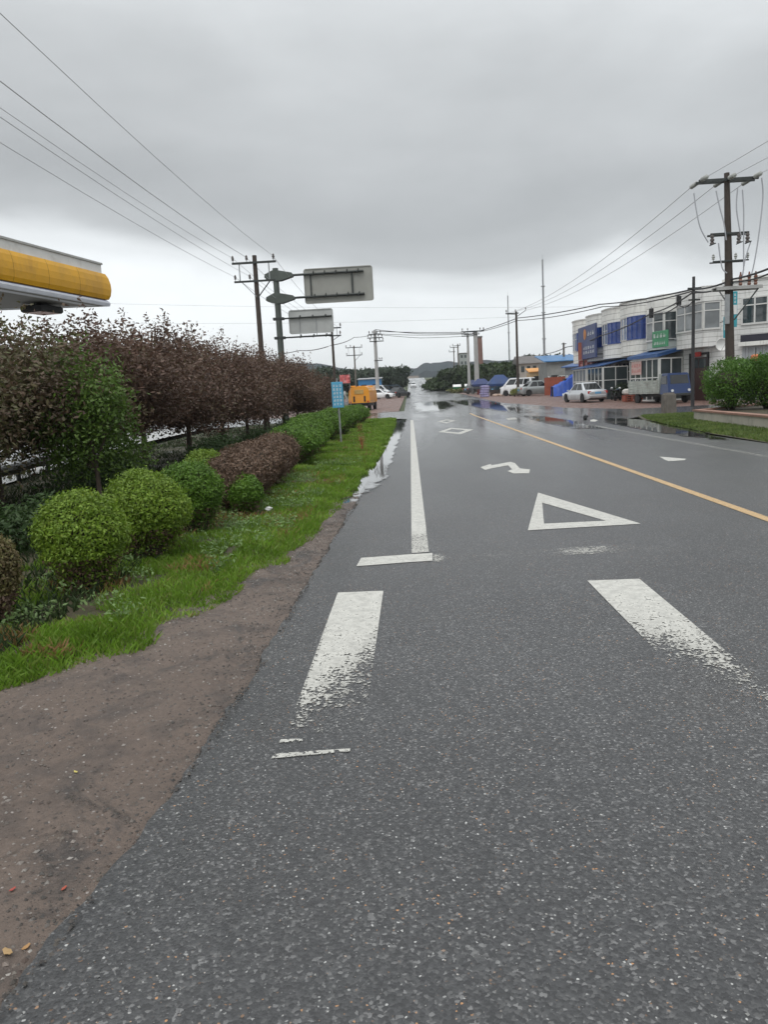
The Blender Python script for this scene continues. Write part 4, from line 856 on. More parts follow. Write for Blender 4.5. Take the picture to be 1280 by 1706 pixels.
def board(x0, x1, z0, z1, m, rails, clips):
    mb = MB(); mb.prism([(0, 0)], 0, 0) if 0 else None
    rr0 = .14; out = []
    for cx_, cz_, a0 in ((x1 - rr0, z0 + rr0, -90), (x1 - rr0, z1 - rr0, 0), (x0 + rr0, z1 - rr0, 90), (x0 + rr0, z0 + rr0, 180)):
        for q in range(5): a = R(a0 + q * 22.5); out.append((cx_ + rr0 * math.cos(a), cz_ + rr0 * math.sin(a)))
    n = len(out); V = [(a, .14, b) for a, b in out] + [(a, .17, b) for a, b in out]
    mb.add(V, [tuple(range(n)), tuple(range(2 * n - 1, n - 1, -1))] + [(k, (k + 1) % n, (k + 1) % n + n, k + n) for k in range(n)]); bd = mb.build('sign_board', m, gs)
    mb = MB(); e = .05
    mb.box(x0 + .1, x1 - .1, .10, .138, z0, z0 + e); mb.box(x0 + .1, x1 - .1, .10, .138, z1 - e, z1); mb.box(x0, x0 + e, .10, .138, z0 + .12, z1 - .12); mb.box(x1 - e, x1, .10, .138, z0 + .12, z1 - .12); mb.build('rim', m, bd)
    mb = MB()
    for xx_ in rails: mb.box(xx_ - .045, xx_ + .045, .07, .137, z0 + (z1 - z0) * .12, z1 - (z1 - z0) * .22)
    mb.build('rail', m if clips > .1 else M_galv, bd)
    return bd
z45 = h(45)
b1 = board(-5.74 + 7.31, -1.80 + 7.31, 6.80 - z45, 8.74 - z45, M_signback, [], .1); b2 = board(-6.76 + 7.31, -4.19 + 7.31, 5.16 - z45, 6.51 - z45, M_signback2, [], .1)
for bd, x0, x1, zs, s in ((b1, 1.62, 5.0, (8.42, 7.17), 1), (b2, .62, 3.05, (6.05, 4.98), .8)):
    for zc in zs:
        mb = MB(); mb.box(x0, x1, .02, .1, zc - .045 * s, zc + .045 * s)
        for q in range(5 if s == 1 else 3): xx_ = x0 + (x1 - x0) * (q + .8) / (5.3 if s == 1 else 3.3); mb.obox((xx_, -.02, zc + .03), .05, .16, .26 * s, 0, 0, .35)
        mb.build('rail', M_steel, bd)
mb = MB(); mb.box(1.92, 1.99, .05, .13, 7.2, 8.4); mb.box(4.28, 4.38, .05, .13, 7.2, 8.4); mb.build('strut', M_steel, b1)
mb = MB(); mb.box(1.15, 1.19, .11, .135, 5.0, 6.05); mb.box(2.1, 2.14, .11, .135, 5.0, 6.05); mb.build('strut', M_galv, b2)

# ================================================================== PETROL STATION CANOPY
can = thing('canopy', 'yellow and white petrol station canopy jutting in from the left', 'canopy')
c0 = Vector((-10.42, 27.1)); d = Vector((-.178, -.984)).normalized(); lft = Vector((-.984, -.17)).normalized(); Lc = 30
def sweep(prof, m, name, endcap=True, ext=0.0):
    """profile of (outward, z) swept along the road-facing and far edges"""
    nrm = Vector((-d.y, d.x)); nrm = -nrm if nrm.x < 0 else nrm
    p_in = [c0 + d * Lc, c0, c0 + lft * 14]; n0 = nrm; n2_ = Vector((-lft.y, lft.x)); n2_ = -n2_ if n2_.y < 0 else n2_; mit = (n0 + n2_) / (1 + n0.dot(n2_))
    V = []
    for p, nn in zip(p_in, (n0, mit, n2_)): V += [(p.x + nn.x * o_, p.y + nn.y * o_, z) for o_, z in prof]
    n = len(prof); Fc = [(i_ * n + k, i_ * n + k + 1, (i_ + 1) * n + k + 1, (i_ + 1) * n + k) for i_ in range(2) for k in range(n - 1)]
    mb = MB(); mb.add(V, Fc); return mb.build(name, m, can, smooth=False)
sweep([(-.3, 6.38), (.0, 6.38), (.0, 6.10), (.02, 6.10)], M_white, 'top_trim'); sweep([(-.3, 6.45), (.035, 6.45), (.035, 6.385), (-.3, 6.385)], mat('top_cap', (.42, .42, .40), .5), 'coping')
sweep([(-.02, 6.10), (.07, 6.085), (.125, 5.95), (.16, 5.75), (.165, 5.55), (.14, 5.35), (.09, 5.22), (-.02, 5.20)], M_yellow, 'fascia')
fprof = [(.0, 6.10), (.07, 6.085), (.125, 5.95), (.16, 5.75), (.165, 5.55), (.14, 5.35), (.09, 5.22), (.0, 5.20)]; fn = Vector((-d.y, d.x)); fn = -fn if fn.x < 0 else fn
for k in range(1, 18):
    V = [tuple((c0 + d * (k * 1.6 + s_) + fn * (o_ + .003)).to_3d() + Vector((0, 0, z))) for s_ in (-.007, .007) for o_, z in fprof]; mb = MB(); mb.add(V, [(q, q + 1, q + 9, q + 8) for q in range(7)]); mb.build('seam', mat('seam_dark', (.28, .14, .01), .6), can)
sweep([(-.02, 5.198), (.06, 5.195), (.06, 5.17), (-.02, 5.17)], mat('fascia_joint', (.12, .13, .2), .5), 'joint')
sweep([(-.02, 5.168), (.09, 5.165), (.12, 5.10), (.10, 5.0), (-.4, 4.99)], M_lip, 'lower_trim')
pl = [c0 + d * Lc, c0, c0 + lft * 14, c0 + lft * 14 + d * Lc]
mb = MB(); mb.prism([tuple(p) for p in pl], 4.995, 5.05); mb.build('soffit', M_soffit, can); mb = MB(); mb.prism([tuple(p) for p in pl], 6.0, 6.05); mb.build('roof', M_galv, can)
for q in (Vector((-16.8, 22)), Vector((-18.8, 8))):
    mb = MB(); mb.box(q.x - .3, q.x + .3, q.y - .3, q.y + .3, -.05, 4.99, .03); mb.build('column', M_white, can)
t_ = thing('floodlight', 'black rectangular floodlight hung under the yellow canopy', 'lamp', (-11.95, 25.6, 5.0), R(-12)); mb = MB(); mb.box(-.42, .42, -.55, .55, -.30, -.08, .04); mb.build('housing', M_black, t_); mb = MB(); mb.box(-.36, .36, -.49, .49, -.305, -.302); mb.build('lens', M_cglass, t_); mb = MB(); mb.box(-.05, .05, -.3, .3, -.08, -.005); mb.build('bracket', M_steel, t_)
# guard rail behind the trees
gr = thing('guard_rail', 'dark low metal rail running behind the plum tree trunks', 'railing'); mb = MB()
ra, rb = Vector((-7.0, 7.6, .34)), Vector((-10.4, 27.0, .34)); mb.tube([ra, rb], .11, 8); mb.build('rail', M_steel, gr)
for k in range(10): q = ra.lerp(rb, k / 9); mb = MB(); mb.tube([(q.x, q.y, -.1), (q.x, q.y, .32)], .05, 8); mb.build('post', M_steel, gr)

# light blue sign on post
bs = G(569, 741); sg = thing('sign', 'light blue sign board with white writing on a thin post in the verge', 'sign', bs, R(3))
mb = MB(); mb.tube([(0, 0, -.05), (-.03, 0, 2.05)], .028, 8); mb.build('post', M_galv, sg)
zt, zb_ = zat(568, 636, bs[1]) - bs[2], zat(568, 679, bs[1]) - bs[2]
mb = MB(); mb.box(-.20, .15, -.06, -.035, zb_, zt, .006); bd = mb.build('board', mat('light_blue_paint', (.09, .36, .56), .5, var=.12), sg)
def strokes(parent, x0, x1, z0, z1, rows, cols, m, y=-.065, seed=1, t=.12, gap=.25):
    r_ = random.Random(seed); mb = MB(); cw, ch = (x1 - x0) / cols, (z1 - z0) / rows
    for i_ in range(rows):
        for j in range(cols):
            cx_, cz_ = x0 + cw * (j + .5), z0 + ch * (i_ + .5); w, h_ = cw * (1 - gap), ch * (1 - gap)
            for q in range(2 + r_.randrange(2)): zz_ = cz_ + h_ * (-.45 + .3 * q + r_.uniform(0, .1)); mb.box(cx_ - w * .45, cx_ + w * r_.uniform(.2, .45), y - .004, y, zz_, zz_ + h_ * t)
            for q in range(1 + r_.randrange(2)): xx_ = cx_ + w * r_.uniform(-.35, .3); mb.box(xx_, xx_ + w * t, y - .006, y - .0045, cz_ - h_ * .45, cz_ + h_ * .45)
    return mb.build('lettering', m, parent)
M_let = mat('white_lettering', (.7, .72, .72), .5, var=.05)
strokes(bd, -.17, .12, zb_ + .06, zt - .06, 6, 3, M_let, -.062, 3)
# dry reddish stems on the verge
M_stem = mat('rusty_stem', (.36, .13, .05), .8, var=.3, scale=10)
for px, py, hh, lab in ((604, 752, .42, 'rust coloured dry weed stalk, taller, nearest the asphalt edge'), (600, 722, .32, 'rust coloured dry weed stalk, smaller one farther along the verge')):
    p = G(px, py); t_ = thing('dry_weed', lab, 'plant', p); mb = MB(); r_ = random.Random(px)
    for q in range(7): a = r_.uniform(0, 6.28); mb.tube([(0, 0, -.03), (.04 * math.cos(a), .04 * math.sin(a), hh * .6), (.09 * math.cos(a), .09 * math.sin(a), hh * r_.uniform(.7, 1))], [.008, .006, .004], 5)
    mb.build('stem', M_stem, t_); P_ = np.random.default_rng(px).normal(size=(160, 3)) * [.05, .05, .12] + [0, 0, hh * .7]; V, Fc = leaves(P_, .03, .2, None, 3); npmesh('leaves', V, Fc, M_dry, smooth=False, parent=t_)
# litter
p = G(448, 856); t_ = thing('litter', 'crumpled white scrap of litter in the green verge', 'litter', p); r_ = np.random.default_rng(4); bm = bmesh.new(); bmesh.ops.create_icosphere(bm, subdivisions=2, radius=.05)
for v_ in bm.verts: v_.co *= float(.7 + .6 * r_.random()); v_.co.z = v_.co.z * .5 + .07
me = bpy.data.meshes.new('paper'); bm.to_mesh(me); bm.free(); me.materials.append(M_white); o = bpy.data.objects.new('paper', me); COL.objects.link(o); o.parent = t_
for lab, px, py, cl, s in (('small red scrap lying on the dirt shoulder, right of the other', 105, 1472, (.34, .07, .04), .012), ('small red scrap lying on the dirt shoulder at the left edge', 20, 1480, (.32, .06, .045), .012), ('tiny yellow leaf lying on the dirt shoulder', 125, 1280, (.50, .42, .12), .012), ('fallen orange leaf at the asphalt edge in the lower left corner', 42, 1572, (.36, .20, .08), .014), ('long fallen tan leaf in the lower left corner', 12, 1585, (.34, .22, .10), .020)):
    p = G(px, py, -.03); bm = bmesh.new(); bmesh.ops.create_grid(bm, x_segments=4, y_segments=3, size=s)
    for v_ in bm.verts: v_.co.y *= .55 * (1 - abs(v_.co.x / s) * .6); v_.co.z = .006 + .5 * abs(v_.co.x) ** 1.3 + random.uniform(0, .002)
    bmesh.ops.solidify(bm, geom=bm.faces[:], thickness=.001)
    me = bpy.data.meshes.new('fallen_leaf'); bm.to_mesh(me); bm.free(); me.materials.append(mat('scrap' + str(px), cl, .6)); o = bpy.data.objects.new('fallen_leaf' if 'leaf' in lab else 'litter', me); COL.objects.link(o)
    o.location = (p[0], p[1], float(zshoulder(np.float64(p[0]), np.float64(p[1])))); o.rotation_euler.z = px; tag(o, lab, 'leaf' if 'leaf' in lab else 'litter')

# ================================================================== VEHICLES
def frustum(mb_name, xb, xt, wb, wt, z0, z1, m, parent, bev=.06):
    """cabin: bottom x-range xb at z0, top x-range xt at z1"""
    bm = bmesh.new(); V = [bm.verts.new(p) for p in ((xb[0], -wb, z0), (xb[1], -wb, z0), (xb[1], wb, z0), (xb[0], wb, z0), (xt[0], -wt, z1), (xt[1], -wt, z1), (xt[1], wt, z1), (xt[0], wt, z1))]
    for f in ((3, 2, 1, 0), (4, 5, 6, 7), (0, 1, 5, 4), (1, 2, 6, 5), (2, 3, 7, 6), (3, 0, 4, 7)): bm.faces.new([V[i_] for i_ in f])
    if bev: bmesh.ops.bevel(bm, geom=[e for e in bm.edges if min(v_.co.z for v_ in e.verts) > z0 - 1e-4 and max(v_.co.z for v_ in e.verts) > z0 + 1e-4], offset=bev, segments=3, affect='EDGES')
    me = bpy.data.meshes.new(mb_name); bm.to_mesh(me); bm.free(); me.materials.append(m); o = bpy.data.objects.new(mb_name, me); COL.objects.link(o); o.parent = parent
    for p in me.polygons: p.use_smooth = True
    try: me.set_sharp_from_angle(angle=R(35))
    except Exception: pass
    return o
def quadpanel(name, q, m, parent, off=.008):
    q = [Vector(p) for p in q]; n = (q[1] - q[0]).cross(q[3] - q[0]).normalized(); V = [tuple(p + n * off) for p in q] + [tuple(p - n * .02) for p in q]
    mb = MB(); mb.add(V, [(0, 1, 2, 3), (7, 6, 5, 4), (0, 4, 5, 1), (1, 5, 6, 2), (2, 6, 7, 3), (3, 7, 4, 0)]); return mb.build(name, m, parent)
def wheel(parent, x, y, r, w=.19):
    s = 1 if y > 0 else -1; mb = MB(); mb.lathe([(r * .62, -w / 2), (r * .93, -w / 2), (r, -w * .3), (r, w * .3), (r * .93, w / 2), (r * .62, w / 2)], c=(x, y, r), n=24, axis='y'); wo_ = mb.build('wheel', M_rubber, parent, smooth=True)
    mb = MB(); mb.lathe([(r * .60, -w * .46), (r * .64, w * .46 * s * s), (r * .52, w * .40), (r * .18, w * .30), (r * .12, w * .44)], c=(x, y, r), n=20, axis='y')
    if s < 0: mb.v = [(a, 2 * y - b, c_) for a, b, c_ in mb.v]
    mb.build('rim', M_alloy, wo_); return wo_
def car(label, loc, rz, paint, L_=4.4, Wd=1.70, Ht=1.45, style='sedan', name='car', cat='car', group=None):
    t_ = thing(name, label, cat, loc, rz, group); hw = Wd / 2; hl = L_ / 2; wr = .31; belt = Ht * .60
    if style == 'sedan': xa0, xf0, xr1, xf1 = -hl * .70, hl * .48, -hl * .40, hl * .12; deck, hood = belt + .03, belt - .06
    elif style == 'van': xa0, xf0, xr1, xf1 = -hl * .985, hl * .80, -hl * .94, hl * .42; deck, hood = belt, belt - .08
    else: xa0, xf0, xr1, xf1 = -hl * .96, hl * .50, -hl * .80, hl * .15; deck, hood = belt, belt - .05
    wf, wb = hl * .63, -hl * .60; V = []; xs = np.unique(np.concatenate([np.linspace(-hl, hl, 25), [wf + d_ for d_ in np.linspace(-.38, .38, 9)], [wb + d_ for d_ in np.linspace(-.38, .38, 9)]]))
    for x in xs:
        e = 1 - abs(x) / hl; rnd = min(1, (e / .10)) ** .5 if e < .10 else 1; w = hw * (.80 + .20 * rnd)
        top = (hood - (.14 * ((x - xf0) / (hl - xf0)) ** 2) if x > xf0 else deck if x < xa0 else belt); top = top - (1 - rnd) * .16; zb0 = .20 + (1 - rnd) * .10; side = zb0
        for xw in (wf, wb):
            if abs(x - xw) < .37: side = max(side, wr + math.sqrt(.37 ** 2 - (x - xw) ** 2))
        side = min(side, top - .12)
        sec = [(0, zb0), (w * .62, zb0), (w * .64, side), (w * .97, side), (w, max(side + .02, top * .62)), (w * .975, max(side + .04, top - .12)), (w * .90, top - .015), (w * .55, top + .02), (0, top + .03)]
        V.append([(x, y, z) for y, z in sec] + [(x, -y, z) for y, z in sec[-2:0:-1]])
    n = len(V[0]); VV = [p for s_ in V for p in s_]; Fc = [(i_ * n + k, (i_ + 1) * n + k, (i_ + 1) * n + (k + 1) % n, i_ * n + (k + 1) % n) for i_ in range(len(V) - 1) for k in range(n)] + [tuple(range(n)), tuple(range(len(VV) - 1, len(VV) - n - 1, -1))]
    mb = MB(); mb.add(VV, Fc); body = mb.build('body', paint, t_, smooth=True)
    wbm, wt = hw * .90, hw * (.70 if style != 'van' else .80); z0, z1 = belt - .02, Ht
    frustum('cabin', (xa0, xf0), (xr1, xf1), wbm, wt, z0, z1, paint, t_, .07)
    def S(x_b, x_t, f, s): return (x_b + (x_t - x_b) * f, s * (wbm + (wt - wbm) * f), z0 + (z1 - z0) * f)
    lo, hi = .10, .84
    def side_x(f, u): a_, b_ = xa0 + (xr1 - xa0) * f, xf0 + (xf1 - xf0) * f; return a_ + (b_ - a_) * u
    splits = [(.08, .30), (.33, .60), (.63, .92)] if style != 'sedan' else [(.12, .46), (.50, .88)]
    for s in (-1, 1):
        for u0, u1 in splits:
            q = [(side_x(lo, u0), s * (wbm + (wt - wbm) * lo), z0 + (z1 - z0) * lo), (side_x(lo, u1), s * (wbm + (wt - wbm) * lo), z0 + (z1 - z0) * lo), (side_x(hi, u1), s * (wbm + (wt - wbm) * hi), z0 + (z1 - z0) * hi), (side_x(hi, u0), s * (wbm + (wt - wbm) * hi), z0 + (z1 - z0) * hi)]
            quadpanel('side_window', q if s < 0 else q[::-1], M_cglass, t_)
    for nm, xb_, xt_, d_ in (('windscreen', xf0, xf1, 1), ('rear_window', xa0, xr1, -1)):
        f0, f1 = .12, .86; q = [(xb_ + (xt_ - xb_) * f, d_ * y * (wbm + (wt - wbm) * f) * .86, z0 + (z1 - z0) * f) for f, y in ((f0, -1), (f0, 1), (f1, 1), (f1, -1))]; quadpanel(nm, q, M_cglass, t_)
    for x in (wf, wb):
        for s in (-1, 1): wheel(t_, x, s * (hw - .12), wr)
    mb = MB(); mb.box(-hl * .92, hl * .92, -hw * .6, hw * .6, .17, .5); mb.build('underbody', M_black, t_)
    for s in (-1, 1):
        mb = MB(); mb.obox((hl * .955, s * hw * .70, hood - .20), .12, .34, .15, s * -.25); mb.build('headlight', M_clear, t_)
        mb = MB(); mb.obox((-hl * .965, s * hw * .72, deck - .18), .09, .30, .18, s * .25); mb.build('tail_light', M_red, t_)
        mb = MB(); mb.obox((xf0 - .25, s * (hw + .06), belt + .03), .10, .16, .11); mb.build('mirror', paint, t_)
    mb = MB(); mb.box(-hl - .04, -hl * .93, -hw * .80, hw * .80, .30, .52, .035); mb.build('bumper', paint, t_); mb = MB(); mb.box(hl * .93, hl + .03, -hw * .78, hw * .78, .26, .46, .035); mb.build('bumper', paint, t_)
    mb = MB(); mb.box(-hl - .012, -hl * .97, -.23, .23, .60, .74); mb.build('number_plate', mat('plate_blue', (.15, .38, .62), .5), t_)
    mb = MB(); mb.box(hl * .975, hl + .006, -.45, .45, .50, .60); mb.build('grille', M_black, t_)
    return t_
def paint(name, col, metal=.3, rough=.3):
    m, t, b = newmat(name); v = objvec(t); n = noise(t, 2, 5, .6, v); sx_ = t.nodes.new('ShaderNodeSeparateXYZ'); t.links.new(v, sx_.inputs[0])
    c = mixc(t, math_(t, 'MULTIPLY', maprange(t, sx_.outputs[2], .65, .2, 0, .6), maprange(t, n, .3, .6)), col, (.14, .12, .10)); t.links.new(c, b.inputs['Base Color'])
    b.inputs['Metallic'].default_value = metal; t.links.new(maprange(t, n, .3, .7, rough - .05, rough + .12), b.inputs['Roughness']); b.inputs['Coat Weight'].default_value = .4; return m
M_silver = paint('silver_paint', (.60, .62, .64), .5, .3); M_grey = paint('grey_paint', (.30, .32, .32), .4, .32); M_wcar = paint('white_car_paint', (.74, .75, .76), 0, .3); M_dblue = paint('dark_blue_paint', (.02, .045, .07), .3, .3); M_blk = paint('black_paint', (.018, .02, .024), .3, .3)
def on(px, py, Y): x = P(px, py, Y)[0]; return (x, Y, h(Y) - .03)
car('silver saloon car seen from its rear on the red dirt lot', on(974, 665, 58.5), R(104), M_silver, 4.35, 1.68, 1.44)
car('grey saloon car side-on beside the blue tarpaulin, tail to the white van', on(897, 655, 86), R(14), M_grey, 4.6, 1.72, 1.62)
car('white minivan parked between the blue market tents and the grey saloon', on(864, 650, 90), R(150), M_wcar, 3.9, 1.6, 2.0, 'van', 'van', 'van')
car('white saloon car parked beside the orange truck', on(632, 660, 112), R(-12), M_wcar, 4.5, 1.72, 1.45)
car('pale van whose roof shows behind the white saloon car', on(629, 650, 124), R(-8), M_silver, 4.2, 1.65, 1.95, 'van', 'van', 'van')
car('black car parked at the left edge of the far road', on(665, 655, 116), R(60), M_blk, 4.3, 1.7, 1.5)
car('dark blue green van behind the white and black cars', on(653, 650, 126), R(35), M_dblue, 4.4, 1.7, 1.9, 'van', 'van', 'van')
car('small white car coming down the far road', (1.2, 235, h(235)), R(-90), M_wcar, 4.3, 1.7, 1.45)

car('dark blue van half hidden behind the bright tent and white minivan', on(847, 645, 104), R(20), M_dblue, 4.6, 1.8, 2.1, 'van', 'van', 'van')
car('dark car parked beyond the small dark blue tent', on(797, 645, 115), R(25), M_blk, 4.3, 1.7, 1.5)
# orange boxy truck, rear toward the camera
M_or = paint('orange_paint', (.72, .30, .015), 0, .4)
g_ = G(604, 684); tk = thing('truck', 'orange boxy works truck on black wheels, rear toward the camera, left of the road', 'truck', (g_[0], g_[1] + 2, h(g_[1] + 2) - .03), R(83)); tk.scale = (.86, .86, .86)
mb = MB(); prof = [(-1.0, .72), (1.0, .72), (1.04, 1.0), (.98, 1.9), (.82, 2.22), (.55, 2.30), (-.55, 2.30), (-.82, 2.22), (-.98, 1.9), (-1.04, 1.0)]
mb.prismx(prof, -2.1, 1.2); mb.build('body', M_or, tk); mb = MB(); mb.prismx([(-.95, .75), (.95, .75), (.95, 1.5), (.8, 2.4), (-.8, 2.4), (-.95, 1.5)], 1.28, 2.7); mb.build('cab', M_or, tk)
quadpanel('windscreen', [(2.71, -.75, 1.5), (2.71, .75, 1.5), (2.71, .68, 2.25), (2.71, -.68, 2.25)], M_cglass, tk)
mb = MB(); mb.box(-2.16, -2.10, -.45, .45, 1.6, 2.0, .02); mb.build('rear_panel', mat('tan_panel', (.45, .30, .10), .5), tk)
for y_ in (-.62, .42): mb = MB(); mb.box(-2.15, -2.09, y_, y_ + .16, .85, 1.4, .02); mb.build('vent', M_black, tk)
mb = MB(); mb.box(-2.2, 2.6, -.9, .9, .42, .70); mb.box(-2.3, -2.1, -1.05, 1.05, .62, .74); mb.build('chassis', M_black, tk)
for x in (-1.4, 1.7):
    for s in (-1, 1): wheel(tk, x, s * .85, .42, .28)
for s in (-1, 1): mb = MB(); mb.box(-2.14, -2.09, s * .85 - .07, s * .85 + .07, .78, .92); mb.build('tail_light', M_red, tk)
mb = MB(); mb.tube([(-1.8, 1.15, .9), (-1.7, 1.5, 1.6), (-1.2, 1.6, 1.9)], .09, 8); mb.obox((-1.6, 1.35, .75), .6, .5, .35); mb.build('hose_arm', M_galv, tk)
mb = MB(); mb.box(-1.6, -1.1, .45, .9, 2.30, 2.42, .03); mb.build('beacon', M_or, tk)

# small flatbed truck in front of the shops
M_tb = paint('truck_blue', (.008, .032, .12), .1, .35); M_bed = mat('bed_grey_green', (.36, .39, .36), .6, var=.2, scale=2, dirt=(.15, .13, .10))
fb = thing('truck', 'small flatbed truck with blue cab and grey slatted bed before the tiled shops', 'truck', (*[xat(1100, 650, 50), 50], h(50) - .03), R(-78)); fb.scale = (.92, .92, .9)
frustum('cab', (1.45, 2.65), (1.5, 2.35), .85, .74, .62, 2.02, M_tb, fb, .06)
quadpanel('windscreen', [(2.50, -.66, 1.30), (2.50, .66, 1.30), (2.37, .62, 1.88), (2.37, -.62, 1.88)], M_cglass, fb, .02)
for s in (-1, 1): q = [(1.62, s * .81, 1.30), (2.32, s * .81, 1.30), (2.22, s * .765, 1.85), (1.62, s * .765, 1.85)]; quadpanel('side_window', q if s < 0 else q[::-1], M_cglass, fb, .015)
mb = MB(); mb.box(-2.6, 2.5, -.45, .45, .45, .62); mb.build('chassis', M_black, fb); mb = MB(); mb.box(-2.7, 1.35, -.9, .9, .68, .80); fl = mb.build('bed', M_bed, fb)
for s in (-1, 1):
    mb = MB()
    for k in range(4): mb.box(-2.7, 1.35, s * .9 - .02, s * .9 + .02, .82 + k * .20, .98 + k * .20)
    for k in range(7): xx_ = -2.65 + k * .65; mb.box(xx_, xx_ + .07, s * .93 - .02, s * .93 + .02, .80, 1.68)
    mb.build('side_board', M_bed, fl)
mb = MB(); mb.box(-2.74, -2.70, -.9, .9, .80, 1.6); mb.build('tail_board', M_bed, fl); mb = MB(); mb.box(1.36, 1.40, -.85, .85, .8, 2.0); mb.build('head_board', M_bed, fl)
mb = MB(); mb.box(2.64, 2.72, -.82, .82, .48, .66, .02); mb.build('bumper', M_steel, fb)
for s in (-1, 1): mb = MB(); mb.lathe([(.09, 0), (.09, .05)], c=(2.62, s * .6, .85), n=12, axis='x'); mb.build('headlight', M_clear, fb)
for x in (-1.6, 1.9):
    for s in (-1, 1): wheel(fb, x, s * .76, .33, .2)

# ================================================================== RIGHT SIDE: SHOPS
def tilemat(name, col, pitch=.30, dirt=(.30, .29, .26)):
    m, t, b = newmat(name); v = objvec(t); s = t.nodes.new('ShaderNodeSeparateXYZ'); t.links.new(v, s.inputs[0])
    fz = math_(t, 'FRACT', math_(t, 'MULTIPLY', s.outputs[2], 1 / pitch)); groove = maprange(t, math_(t, 'ABSOLUTE', math_(t, 'SUBTRACT', fz, .5)), .44, .48)
    n = noise(t, .7, 6, .6, v); st = node(t, 'ShaderNodeMapping'); st.inputs['Scale'].default_value = (2.5, 2.5, .35); t.links.new(v, st.inputs[0]); n2_ = noise(t, 1.6, 6, .65, st.outputs[0])
    c = mixc(t, maprange(t, n, .3, .7, 0, .5), col, tuple(x * .82 for x in col)); c = mixc(t, maprange(t, n2_, .5, .75, 0, .6), c, dirt); c = mixc(t, math_(t, 'MULTIPLY', groove, .75), c, (.12, .115, .105))
    t.links.new(c, b.inputs['Base Color']); b.inputs['Roughness'].default_value = .45; bump(t, b, math_(t, 'SUBTRACT', 1.0, groove), .4, .01); return m
M_tile = tilemat('white_tiles', (.74, .74, .72)); M_cream = tilemat('cream_parapet', (.82, .82, .78), .45); M_tile2 = tilemat('grey_tiles', (.52, .55, .51), .40)
M_blue = mat('blue_sheet_metal', (.025, .085, .24), .45, var=.2, scale=1.2); M_roofb = mat('blue_roof_sheet', (.05, .17, .36), .45, var=.25, scale=.8, dirt=(.14, .20, .26)); M_shut = mat('pale_shutter', (.36, .38, .40), .5, var=.1, scale=1)
M_dark = mat('dark_interior', (.03, .03, .03), .8, var=.3)
def win(parent, a, b, z0, z1, nx=2, nz=(.62,), glass=M_glass, off=.03, fr=.06, frame=M_frame, name='window'):
    """glazed panel between plan points a and b (outward is to the right of a->b)"""
    a = Vector(a); b = Vector(b); d_ = (b - a); Lw = d_.length; d_.normalize(); o_ = Vector((d_.y, -d_.x)); ang = math.atan2(d_.y, d_.x)
    def bar(mb, u0, u1, z0_, z1_, o0, o1): c_ = a + d_ * ((u0 + u1) / 2) + o_ * ((o0 + o1) / 2); mb.obox((c_.x, c_.y, (z0_ + z1_) / 2), u1 - u0, abs(o1 - o0), z1_ - z0_, ang)
    mb = MB(); bar(mb, fr * .5, Lw - fr * .5, z0 + fr * .5, z1 - fr * .5, -.01, off); g_ = mb.build(name, glass, parent)
    mb = MB(); bar(mb, 0, Lw, z0 - .02, z0 + fr, -.012, off + .05); bar(mb, 0, Lw, z1 - fr, z1, -.012, off + .04)
    for k in range(nx + 1): u = (Lw - fr) * k / nx; bar(mb, u, u + fr, z0 + fr + .001, z1 - fr - .001, -.011, off + .035)
    for q in nz: zz_ = z0 + (z1 - z0) * q; bar(mb, fr, Lw - fr, zz_ - fr * .4, zz_ + fr * .4, -.009, off + .03)
    mb.build('frame', frame, g_); return g_
def unit(label, a, b, Ht, zb):
    a = Vector(a); b = Vector(b); dd = b - a; t_ = thing('shop_building', label, 'building', (a.x, a.y, zb), math.atan2(dd.y, dd.x)); return t_, dd.length
F0, F1, F2 = (16.6, 76.0), (17.3, 56.4), (19.0, 48.6)
def lerp(a, b, t): return (a[0] + (b[0] - a[0]) * t, a[1] + (b[1] - a[1]) * t)
ulab = ['cream bayed shop house at the far end of the row, behind the blue advertising board', 'cream bayed shop house with blue windows, second from the far end', 'cream bayed shop house with blue windows above a glazed lean-to', 'cream bayed shop house with the widest blue windows, next to the green sign']
